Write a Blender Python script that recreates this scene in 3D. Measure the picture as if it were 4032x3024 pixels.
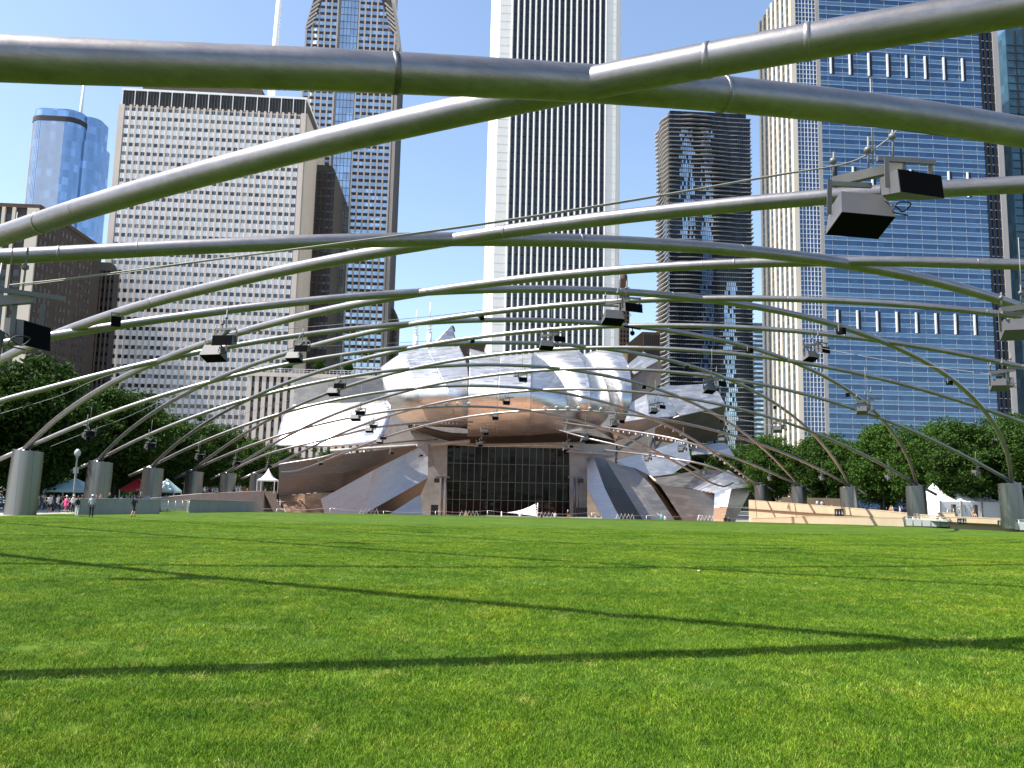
import bpy, math, random
from mathutils import Vector, Matrix, noise

# ------------------------------------------------------------------ scene, camera, world, sun, exposure
scn = bpy.context.scene
for o in list(bpy.data.objects):
    bpy.data.objects.remove(o, do_unlink=True)
COL = scn.collection
CAM_H = 2.05
FPX, PITCH, ROLL, YAW = 3267.89, 0.1263, 0.0230, 0.0639      # focal length in photo pixels (4032 wide), radians
_F = Vector((math.sin(YAW) * math.cos(PITCH), math.cos(YAW) * math.cos(PITCH), math.sin(PITCH)))
_R0 = Vector((math.cos(YAW), -math.sin(YAW), 0))
_U0 = _R0.cross(_F)
_CX = _R0 * math.cos(ROLL) + _U0 * math.sin(ROLL)
_CY = _U0 * math.cos(ROLL) - _R0 * math.sin(ROLL)
cam_data = bpy.data.cameras.new('camera')
cam = bpy.data.objects.new('camera', cam_data)
COL.objects.link(cam)
cam.matrix_world = Matrix(((_CX.x, _CY.x, -_F.x, 0), (_CX.y, _CY.y, -_F.y, 0), (_CX.z, _CY.z, -_F.z, CAM_H), (0, 0, 0, 1)))
cam_data.sensor_width = 36
cam_data.lens = 36 * FPX / 4032
cam_data.clip_start = 0.1
cam_data.clip_end = 20000
scn.camera = cam

SUN_L = Vector((0.71, 0.09, -1.0)).normalized()               # direction the sunlight travels
SUN_EL = math.asin(-SUN_L.z)
SUN_AZ = math.atan2(-SUN_L.x, -SUN_L.y)
world = bpy.data.worlds.new('World')
scn.world = world
world.use_nodes = True
wn = world.node_tree.nodes
wn.clear()
w_out = wn.new('ShaderNodeOutputWorld')
w_bg = wn.new('ShaderNodeBackground')
w_sky = wn.new('ShaderNodeTexSky')
w_sky.sky_type = 'NISHITA'
w_sky.sun_disc = False
w_sky.sun_elevation = SUN_EL
w_sky.sun_rotation = SUN_AZ % (2 * math.pi)
w_sky.altitude = 180
w_sky.air_density = 1.0
w_sky.dust_density = 1.6
w_sky.ozone_density = 1.2
w_bg.inputs['Strength'].default_value = 0.12
world.node_tree.links.new(w_sky.outputs[0], w_bg.inputs[0])
world.node_tree.links.new(w_bg.outputs[0], w_out.inputs[0])

sun_data = bpy.data.lights.new('sun', 'SUN')
sun_data.energy = 5.0
sun_data.angle = math.radians(0.53)
sun_data.color = (1.0, 0.95, 0.87)
sun = bpy.data.objects.new('sun', sun_data)
COL.objects.link(sun)
sun.rotation_euler = (-SUN_L).to_track_quat('Z', 'Y').to_euler()
sun.location = (-60, -20, 120)

scn.view_settings.view_transform = 'Standard'
scn.view_settings.look = 'None'
scn.view_settings.gamma = 1
scn.view_settings.use_curve_mapping = False
scn.view_settings.exposure = 1.2

# ------------------------------------------------------------------ helpers
RND = random.Random(7)

def at(px, py, y):
    """photo pixel + distance along the lawn axis -> point in the place"""
    a, b = px - 2016, py - 1512
    cr, sr = math.cos(ROLL), math.sin(ROLL)
    xr = (cr * a + sr * b) / FPX
    v = -(-sr * a + cr * b) / FPX
    cp, sp = math.cos(PITCH), math.sin(PITCH)
    yr = cp - sp * v
    z = sp + cp * v
    c, s = math.cos(YAW), math.sin(YAW)
    X, Y = c * xr + s * yr, -s * xr + c * yr
    t = y / Y
    return Vector((X * t, y, z * t + CAM_H))

def gz(y):
    """height of the lawn"""
    return -0.014 * y

class MB:
    def __init__(self):
        self.v, self.f, self.m, self.s = [], [], [], []
    def add(self, vs, fs, mi=0, smooth=False):
        o = len(self.v)
        self.v += [tuple(p) for p in vs]
        for f in fs:
            self.f.append(tuple(i + o for i in f)); self.m.append(mi); self.s.append(smooth)
    def quad(self, a, b, c, d, mi=0):
        self.add([a, b, c, d], [(0, 1, 2, 3)], mi)
    def box(self, x0, x1, y0, y1, z0, z1, mi=0):
        self.add([(x0, y0, z0), (x1, y0, z0), (x1, y1, z0), (x0, y1, z0), (x0, y0, z1), (x1, y0, z1), (x1, y1, z1), (x0, y1, z1)],
                 [(0, 3, 2, 1), (4, 5, 6, 7), (0, 1, 5, 4), (1, 2, 6, 5), (2, 3, 7, 6), (3, 0, 4, 7)], mi)
    def obox(self, c, ax, ay, az, mi=0):
        """box with centre c and half axes ax, ay, az (vectors)"""
        c, ax, ay, az = Vector(c), Vector(ax), Vector(ay), Vector(az)
        vs = [c + ax * i + ay * j + az * k for k in (-1, 1) for (i, j) in ((-1, -1), (1, -1), (1, 1), (-1, 1))]
        self.add(vs, [(0, 3, 2, 1), (4, 5, 6, 7), (0, 1, 5, 4), (1, 2, 6, 5), (2, 3, 7, 6), (3, 0, 4, 7)], mi)
    def bar(self, a, b, w, h, mi=0):
        a, b = Vector(a), Vector(b)
        d = b - a
        t = d.normalized()
        up = Vector((0, 0, 1)) if abs(t.z) < 0.95 else Vector((0, 1, 0))
        s = t.cross(up).normalized()
        n = s.cross(t)
        self.obox((a + b) / 2, d / 2, s * w / 2, n * h / 2, mi)
    def tube(self, pts, r, seg=10, caps=True, mi=0, smooth=True):
        pts = [Vector(p) for p in pts]
        rs = r if isinstance(r, (list, tuple)) else [r] * len(pts)
        n = len(pts)
        vs, fs = [], []
        ref = None
        for i, p in enumerate(pts):
            t = (pts[min(i + 1, n - 1)] - pts[max(i - 1, 0)]).normalized()
            if ref is None:
                ref = Vector((0, 0, 1)) if abs(t.z) < 0.9 else Vector((1, 0, 0))
            s = t.cross(ref).normalized()
            u = s.cross(t).normalized()
            ref = u
            for k in range(seg):
                a = 2 * math.pi * k / seg
                vs.append(p + (s * math.cos(a) + u * math.sin(a)) * rs[i])
        for i in range(n - 1):
            for k in range(seg):
                k2 = (k + 1) % seg
                fs.append((i * seg + k, i * seg + k2, (i + 1) * seg + k2, (i + 1) * seg + k))
        self.add(vs, fs, mi, smooth)
        if caps:
            o = len(self.v) - len(vs)
            self.f.append(tuple(o + k for k in range(seg))[::-1]); self.m.append(mi); self.s.append(False)
            self.f.append(tuple(o + (n - 1) * seg + k for k in range(seg))); self.m.append(mi); self.s.append(False)
    def lathe(self, c, prof, seg=16, mi=0, smooth=True):
        c = Vector(c)
        vs, fs = [], []
        for r, z in prof:
            for k in range(seg):
                a = 2 * math.pi * k / seg
                vs.append(c + Vector((r * math.cos(a), r * math.sin(a), z)))
        for i in range(len(prof) - 1):
            for k in range(seg):
                k2 = (k + 1) % seg
                fs.append((i * seg + k, i * seg + k2, (i + 1) * seg + k2, (i + 1) * seg + k))
        self.add(vs, fs, mi, smooth)
    def mesh(self, name, mats):
        me = bpy.data.meshes.new(name)
        me.from_pydata(self.v, [], self.f)
        for m in (mats if isinstance(mats, (list, tuple)) else [mats]):
            me.materials.append(m)
        me.polygons.foreach_set('material_index', self.m)
        me.polygons.foreach_set('use_smooth', self.s)
        me.update()
        return me
    def build(self, name, mats, parent=None):
        return put(name, self.mesh(name, mats), parent)

def put(name, me, parent=None, loc=None, rz=None):
    o = bpy.data.objects.new(name, me)
    COL.objects.link(o)
    if parent is not None:
        o.parent = parent
    if loc is not None:
        o.location = loc
    if rz is not None:
        o.rotation_euler = (0, 0, rz)
    return o

def tag(o, label=None, cat=None, group=None, kind=None):
    if label: o['label'] = label
    if cat: o['category'] = cat
    if group: o['group'] = group
    if kind: o['kind'] = kind
    return o

def thing(name, label, cat, loc=(0, 0, 0), rz=0, group=None):
    o = bpy.data.objects.new(name, None)
    COL.objects.link(o)
    o.location = loc
    o.rotation_euler = (0, 0, rz)
    o.empty_display_size = 0.2
    return tag(o, label, cat, group)

def copy_tree(o, parent=None):
    c = o.copy()
    COL.objects.link(c)
    c.parent = parent
    for ch in o.children:
        copy_tree(ch, c)
    return c

def catmull(pts, n):
    """n points on a Catmull-Rom spline through pts, evenly in parameter"""
    m = len(pts)
    pts = [Vector(p) for p in pts]
    if m == 2:
        return [pts[0].lerp(pts[1], i / (n - 1)) for i in range(n)]
    out = []
    for i in range(n):
        t = i / (n - 1) * (m - 1)
        k = min(int(t), m - 2)
        f = t - k
        p1, p2 = pts[k], pts[k + 1]
        p0 = pts[k - 1] if k > 0 else p1 * 2 - p2
        p3 = pts[k + 2] if k + 2 < m else p2 * 2 - p1
        out.append(0.5 * ((2 * p1) + (p2 - p0) * f + (2 * p0 - 5 * p1 + 4 * p2 - p3) * f * f + (3 * p1 - p0 - 3 * p2 + p3) * f ** 3))
    return out

# ------------------------------------------------------------------ materials
def base_mat(name):
    m = bpy.data.materials.new(name)
    m.use_nodes = True
    nt = m.node_tree
    return m, nt, nt.nodes['Principled BSDF']

def setin(b, **kw):
    names = {'color': 'Base Color', 'rough': 'Roughness', 'metal': 'Metallic', 'spec': 'Specular IOR Level', 'trans': 'Transmission Weight', 'ior': 'IOR', 'coat': 'Coat Weight'}
    for k, v in kw.items():
        inp = b.inputs[names[k]]
        inp.default_value = (v[0], v[1], v[2], 1) if k == 'color' else v

def coords(nt, kind='Object', scale=(1, 1, 1), rot=(0, 0, 0)):
    tc = nt.nodes.new('ShaderNodeTexCoord')
    mp = nt.nodes.new('ShaderNodeMapping')
    mp.inputs['Scale'].default_value = scale
    mp.inputs['Rotation'].default_value = rot
    if kind == 'World':
        g = nt.nodes.new('ShaderNodeNewGeometry')
        nt.links.new(g.outputs['Position'], mp.inputs['Vector'])
    else:
        nt.links.new(tc.outputs[kind], mp.inputs['Vector'])
    return mp.outputs[0]

def noise_tex(nt, vec, scale, detail=4, rough=0.6):
    n = nt.nodes.new('ShaderNodeTexNoise')
    n.inputs['Scale'].default_value = scale
    n.inputs['Detail'].default_value = detail
    n.inputs['Roughness'].default_value = rough
    nt.links.new(vec, n.inputs['Vector'])
    return n.outputs['Fac']

def ramp(nt, fac, stops):
    r = nt.nodes.new('ShaderNodeValToRGB')
    e = r.color_ramp.elements
    while len(e) < len(stops):
        e.new(0.5)
    for i, (p, c) in enumerate(stops):
        e[i].position = p
        e[i].color = (c[0], c[1], c[2], 1) if isinstance(c, (tuple, list)) else (c, c, c, 1)
    nt.links.new(fac, r.inputs[0])
    return r.outputs[0]

def mixc(nt, fac, a, b, mode='MIX'):
    m = nt.nodes.new('ShaderNodeMix')
    m.data_type = 'RGBA'
    m.blend_type = mode
    for sock, v in ((m.inputs[0], fac), (m.inputs[6], a), (m.inputs[7], b)):
        if hasattr(v, 'links'):
            nt.links.new(v, sock)
        elif isinstance(v, (int, float)):
            sock.default_value = v
        else:
            sock.default_value = (v[0], v[1], v[2], 1)
    return m.outputs[2]

def bump(nt, b, height, strength=0.3, dist=0.02):
    n = nt.nodes.new('ShaderNodeBump')
    n.inputs['Strength'].default_value = strength
    n.inputs['Distance'].default_value = dist
    nt.links.new(height, n.inputs['Height'])
    nt.links.new(n.outputs[0], b.inputs['Normal'])

def plain(name, color, rough=0.6, metal=0.0, var=0.12, vscale=1.5, spec=0.5, bumpy=0.0, coordkind='Object'):
    """colour with uneven tone and roughness"""
    m, nt, b = base_mat(name)
    setin(b, color=color, rough=rough, metal=metal, spec=spec)
    vec = coords(nt, coordkind)
    f = noise_tex(nt, vec, vscale, 6, 0.65)
    lo = tuple(c * (1 - var) for c in color)
    hi = tuple(min(1, c * (1 + var)) for c in color)
    nt.links.new(ramp(nt, f, [(0.3, lo), (0.7, hi)]), b.inputs['Base Color'])
    nt.links.new(ramp(nt, f, [(0.3, max(0.02, rough - 0.08)), (0.7, min(1, rough + 0.08))]), b.inputs['Roughness'])
    if bumpy:
        f2 = noise_tex(nt, vec, vscale * 12, 4, 0.6)
        bump(nt, b, f2, bumpy, 0.02)
    return m

MAT = {}
# ------------------------------------------------------------------ ground, lawn, paths
def mat_lawn():
    m, nt, b = base_mat('lawn_turf')
    vec = coords(nt, 'World')
    big = noise_tex(nt, vec, 0.35, 5, 0.6)
    vec2 = coords(nt, 'World', scale=(1, 0.35, 1))
    mid = noise_tex(nt, vec2, 3.0, 6, 0.75)
    c1 = ramp(nt, big, [(0.3, (0.022, 0.062, 0.003)), (0.5, (0.048, 0.096, 0.004)), (0.72, (0.088, 0.125, 0.008))])
    c2 = ramp(nt, mid, [(0.36, (0.014, 0.048, 0.002)), (0.5, (0.044, 0.098, 0.004)), (0.64, (0.110, 0.160, 0.012))])
    straw = ramp(nt, noise_tex(nt, coords(nt, 'World'), 1.3, 6, 0.8), [(0.58, 0.0), (0.70, 0.7)])
    nt.links.new(mixc(nt, straw, mixc(nt, 0.5, c1, c2), (0.24, 0.26, 0.06)), b.inputs['Base Color'])
    setin(b, rough=0.9, spec=0.15)
    fine = noise_tex(nt, coords(nt, 'World', scale=(1, 0.5, 1)), 25, 4, 0.7)
    bump(nt, b, fine, 0.8, 0.05)
    return m

def mat_blade(name, gain, strawmix):
    m, nt, b = base_mat(name)
    vec = coords(nt, 'World')
    big = noise_tex(nt, vec, 0.5, 5, 0.7)
    mid = noise_tex(nt, vec, 3.0, 5, 0.75)
    fine = noise_tex(nt, vec, 40, 2, 0.5)
    c1 = ramp(nt, big, [(0.36, (0.028, 0.088, 0.004)), (0.5, (0.074, 0.150, 0.007)), (0.64, (0.155, 0.212, 0.016))])
    c2 = ramp(nt, mid, [(0.36, (0.020, 0.078, 0.003)), (0.5, (0.066, 0.152, 0.005)), (0.62, (0.155, 0.225, 0.015)), (0.72, (0.30, 0.31, 0.07))])
    c = mixc(nt, 0.45, c1, c2)
    straw = ramp(nt, noise_tex(nt, coords(nt, 'World'), 1.3, 6, 0.8), [(0.58, strawmix), (0.70, 0.85)])
    c = mixc(nt, straw, c, (0.36, 0.35, 0.10))
    worn = ramp(nt, noise_tex(nt, coords(nt, 'World', scale=(1, 0.6, 1)), 0.16, 5, 0.7), [(0.34, (0.74, 0.82, 0.8)), (0.5, (1.02, 1.0, 1.0)), (0.66, (1.36, 1.16, 1.1))])
    c = mixc(nt, 1.0, c, worn, 'MULTIPLY')
    d = ramp(nt, fine, [(0.35, 0.6 * gain), (0.65, 1.3 * gain)])
    nt.links.new(mixc(nt, 1.0, c, d, 'MULTIPLY'), b.inputs['Base Color'])
    setin(b, rough=0.6, spec=0.12)
    tr = nt.nodes.new('ShaderNodeBsdfTranslucent')
    nt.links.new(mixc(nt, 1.0, c, d, 'MULTIPLY'), tr.inputs[0])
    mx = nt.nodes.new('ShaderNodeMixShader')
    mx.inputs[0].default_value = 0.3
    nt.links.new(b.outputs[0], mx.inputs[1]); nt.links.new(tr.outputs[0], mx.inputs[2])
    nt.links.new(mx.outputs[0], nt.nodes['Material Output'].inputs[0])
    return m

MAT['lawn'] = mat_lawn()
MAT['blade'] = mat_blade('grass_blade', 1.5, 0.0)
MAT['blade_dark'] = mat_blade('grass_blade_deep', 0.62, 0.0)
MAT['blade_pale'] = mat_blade('grass_blade_pale', 2.2, 0.12)
MAT['paving'] = plain('paving', (0.30, 0.28, 0.25), 0.85, var=0.2, vscale=0.8, bumpy=0.2)
MAT['far_ground'] = plain('far_ground', (0.16, 0.16, 0.14), 0.9, var=0.2, vscale=0.05)
MAT['concrete'] = plain('concrete', (0.27, 0.26, 0.24), 0.85, var=0.14, vscale=0.7, bumpy=0.15)  # grey darkened in colour to stand for tree shade on the walls
MAT['beige_wall'] = plain('beige_wall', (0.35, 0.28, 0.185), 0.85, var=0.10, vscale=0.6, bumpy=0.1)
MAT['bowl'] = plain('bowl_floor', (0.52, 0.33, 0.21), 0.9, var=0.15, vscale=0.5)
MAT['seat_red'] = plain('red_seat', (0.46, 0.20, 0.11), 0.6, var=0.2, vscale=2)
MAT['soil'] = plain('planting_soil', (0.05, 0.05, 0.025), 0.95, var=0.4, vscale=1.5, bumpy=0.5)

# the wide ground that reaches the horizon
mb = MB()
mb.quad((-9000, -3000, -9.0), (9000, -3000, -9.0), (9000, 12000, -9.0), (-9000, 12000, -9.0))
tag(mb.build('ground', MAT['far_ground']), kind='structure')

# the lawn: a gentle fall towards the stage, far edge a shallow arc
def lawn_far(x):
    return 112.0 - 0.0035 * (x - 10) ** 2 * (1 if x > 10 else 0.6)
mb = MB()
XS = [-36.5 + i * 2.0 for i in range(0, 51)]
ROWS = [-14, -6, 0, 4, 8, 12, 16, 22, 28, 36, 44, 54, 64, 74, 84, 94, 1000]
vs, fs = [], []
for x in XS:
    for y in ROWS:
        yy = min(y, lawn_far(x)) if y < 1000 else lawn_far(x) + 0.5
        vs.append((x, yy, gz(yy) + 0.015 * noise.noise((x * 0.2, yy * 0.2, 3))))
nr = len(ROWS)
for i in range(len(XS) - 1):
    for j in range(nr - 1):
        fs.append((i * nr + j, (i + 1) * nr + j, (i + 1) * nr + j + 1, i * nr + j + 1))
# a skirt down the far edge
o = len(vs)
for x in XS:
    yy = lawn_far(x) + 0.5
    vs.append((x, yy + 0.05, gz(yy) - 1.2))
for i in range(len(XS) - 1):
    fs.append((i * nr + nr - 1, (i + 1) * nr + nr - 1, o + i + 1, o + i))
mb.add(vs, fs, 0, True)
tag(mb.build('lawn', MAT['lawn']), kind='structure')

# paving to the left and behind, planted ground to the right
mb = MB()
mb.add([(-120, -40, 0.5), (-36.45, -40, 0.5), (-36.45, 62, gz(62) - 0.01), (-36.45, 80, gz(80) - 0.01), (-120, 80, gz(80)), (-120, 62, gz(62))],
       [(0, 1, 2, 5), (5, 2, 3, 4)])
mb.add([(-36.45, -40, 0.5), (60, -40, 0.5), (60, -14.0, 0.15), (-36.45, -14.0, 0.15)], [(0, 1, 2, 3)])
mb.add([(-120, 80.0, gz(80)), (-35.8, 80.0, gz(80)), (-34.2, 172, -1.4), (-120, 172, -1.4)], [(0, 1, 2, 3)])
tag(mb.build('paving', MAT['paving']), kind='structure')
mb = MB()
mb.add([(63.45, -40, 0.4), (160, -40, 0.6), (160, 84, 0.2), (63.45, 84, -1.18)], [(0, 1, 2, 3)])
front = [(61.4, 86.2), (59.2, 89.7), (56.7, 95.7), (57.4, 99.8), (57.0, 112.6), (56.0, 131.6), (55.6, 157.6), (55.6, 175)]
mb.add([(x, y, -0.55) for x, y in front] + [(160, y * 1.0, 0.2) for x, y in front], [(i, i + 8, i + 9, i + 1) for i in range(7)])
tag(mb.build('planted_ground', MAT['soil']), kind='structure')

# seating bowl beyond the lawn, falling to the stage, with terraces of red seats
def bowl_z(y):
    t = min(1, max(0, (y - 113) / 68))
    return -2.9 - 4.6 * t
mb = MB()
NB = 20
vs, fs = [], []
for j in range(NB + 1):
    y = 106 + (196 - 106) * j / NB
    z = bowl_z(y) if y > 113 else -2.9
    vs += [(-36, y, z), (58.5, y, z)]
for j in range(NB):
    fs.append((2 * j, 2 * j + 1, 2 * j + 3, 2 * j + 2))
mb.add(vs, fs)
mb.add([(-36, 196, -7.5), (58.5, 196, -7.5), (58.5, 230, -7.5), (-36, 230, -7.5)], [(0, 1, 2, 3)])
tag(mb.build('seating_bowl', MAT['bowl']), kind='structure')
# rows of seats hidden from the lawn but mirrored in the steel above the stage
mb = MB()
for r in range(34):
    y = 116 + r * 1.7
    z = bowl_z(y)
    for s0, s1 in ((-28, -9), (-7, 9), (11, 27), (29, 50)):
        n = int((s1 - s0) / 0.62)
        for i in range(n):
            x = s0 + i * 0.62
            mb.box(x, x + 0.5, y, y + 0.45, z + 0.40, z + 0.46)
            mb.box(x, x + 0.5, y - 0.06, y, z + 0.38, z + 0.85)
tag(mb.build('seats', MAT['seat_red']), 'rows of red bowl seats between the lawn and the stage', 'seats', kind='stuff')

# grass blades: one patch of blades scattered over the near lawn
def grass():
    g = random.Random(3)
    mb = MB()
    S = 0.5
    for i in range(820):
        x, y = g.uniform(-S, S), g.uniform(-S, S)
        h = g.uniform(0.024, 0.055) * (1.5 if g.random() < 0.08 else 1)
        w = g.uniform(0.0020, 0.0042)
        a = g.uniform(0, 2 * math.pi)
        lx, ly = g.gauss(0, 0.9) * h, g.gauss(0, 0.9) * h
        dx, dy = math.cos(a) * w, math.sin(a) * w
        mb.add([(x - dx, y - dy, -0.004), (x + dx, y + dy, -0.004), (x + dx * 0.7 + lx * 0.35, y + dy * 0.7 + ly * 0.35, h * 0.6), (x - dx * 0.7 + lx * 0.35, y - dy * 0.7 + ly * 0.35, h * 0.6), (x + lx, y + ly, h)],
               [(0, 1, 2, 3), (3, 2, 4)], g.choice((0, 0, 1, 1, 2)), False)
    o = mb.build('grass', [MAT['blade'], MAT['blade_dark'], MAT['blade_pale']])
    tag(o, 'short sunlit green grass blades covering the near lawn', 'grass', kind='stuff')
    ng = bpy.data.node_groups.new('grass_scatter', 'GeometryNodeTree')
    ng.interface.new_socket('Geometry', in_out='INPUT', socket_type='NodeSocketGeometry')
    ng.interface.new_socket('Geometry', in_out='OUTPUT', socket_type='NodeSocketGeometry')
    N, L = ng.nodes, ng.links
    gi, go = N.new('NodeGroupInput'), N.new('NodeGroupOutput')
    join = N.new('GeometryNodeJoinGeometry')
    # (x0, x1, y0, y1, step, scale)
    for k, (x0, x1, y0, y1, st, sc, hs) in enumerate(((-7, 9, 2.2, 9, 0.36, 0.75, 1.0), (-15, 19, 9, 20, 0.60, 1.0, 1.05), (-28, 36, 20, 40, 0.85, 1.3, 1.0), (-36, 56, 40, 66, 1.15, 1.6, 0.8))):
        gr = N.new('GeometryNodeMeshGrid')
        gr.inputs['Size X'].default_value = x1 - x0
        gr.inputs['Size Y'].default_value = y1 - y0
        gr.inputs['Vertices X'].default_value = int((x1 - x0) / st) + 1
        gr.inputs['Vertices Y'].default_value = int((y1 - y0) / st) + 1
        sp = N.new('GeometryNodeSetPosition')
        rv = N.new('FunctionNodeRandomValue'); rv.data_type = 'FLOAT_VECTOR'
        rv.inputs['Min'].default_value = ((x0 + x1) / 2 - st * .5, (y0 + y1) / 2 - st * .5, 0)
        rv.inputs['Max'].default_value = ((x0 + x1) / 2 + st * .5, (y0 + y1) / 2 + st * .5, 0)
        rv.inputs['Seed'].default_value = k
        L.new(gr.outputs[0], sp.inputs['Geometry'])
        L.new(rv.outputs[0], sp.inputs['Offset'])
        # drop onto the sloping lawn
        sp2 = N.new('GeometryNodeSetPosition')
        pos = N.new('GeometryNodeInputPosition'); sx = N.new('ShaderNodeSeparateXYZ'); mu = N.new('ShaderNodeMath'); cx = N.new('ShaderNodeCombineXYZ')
        mu.operation = 'MULTIPLY'; mu.inputs[1].default_value = -0.014
        L.new(pos.outputs[0], sx.inputs[0]); L.new(sx.outputs[1], mu.inputs[0]); L.new(mu.outputs[0], cx.inputs[2])
        L.new(sp.outputs[0], sp2.inputs['Geometry']); L.new(cx.outputs[0], sp2.inputs['Offset'])
        ip = N.new('GeometryNodeInstanceOnPoints')
        rr = N.new('FunctionNodeRandomValue'); rr.data_type = 'FLOAT_VECTOR'
        rr.inputs['Min'].default_value = (0, 0, 0); rr.inputs['Max'].default_value = (0, 0, 6.283)
        rr.inputs['Seed'].default_value = 10 + k
        ip.inputs['Scale'].default_value = (sc, sc, hs)
        L.new(sp2.outputs[0], ip.inputs['Points']); L.new(gi.outputs[0], ip.inputs['Instance']); L.new(rr.outputs[0], ip.inputs['Rotation'])
        L.new(ip.outputs[0], join.inputs[0])
    L.new(join.outputs[0], go.inputs[0])
    md = o.modifiers.new('scatter', 'NODES')
    md.node_group = ng
grass()
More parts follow.
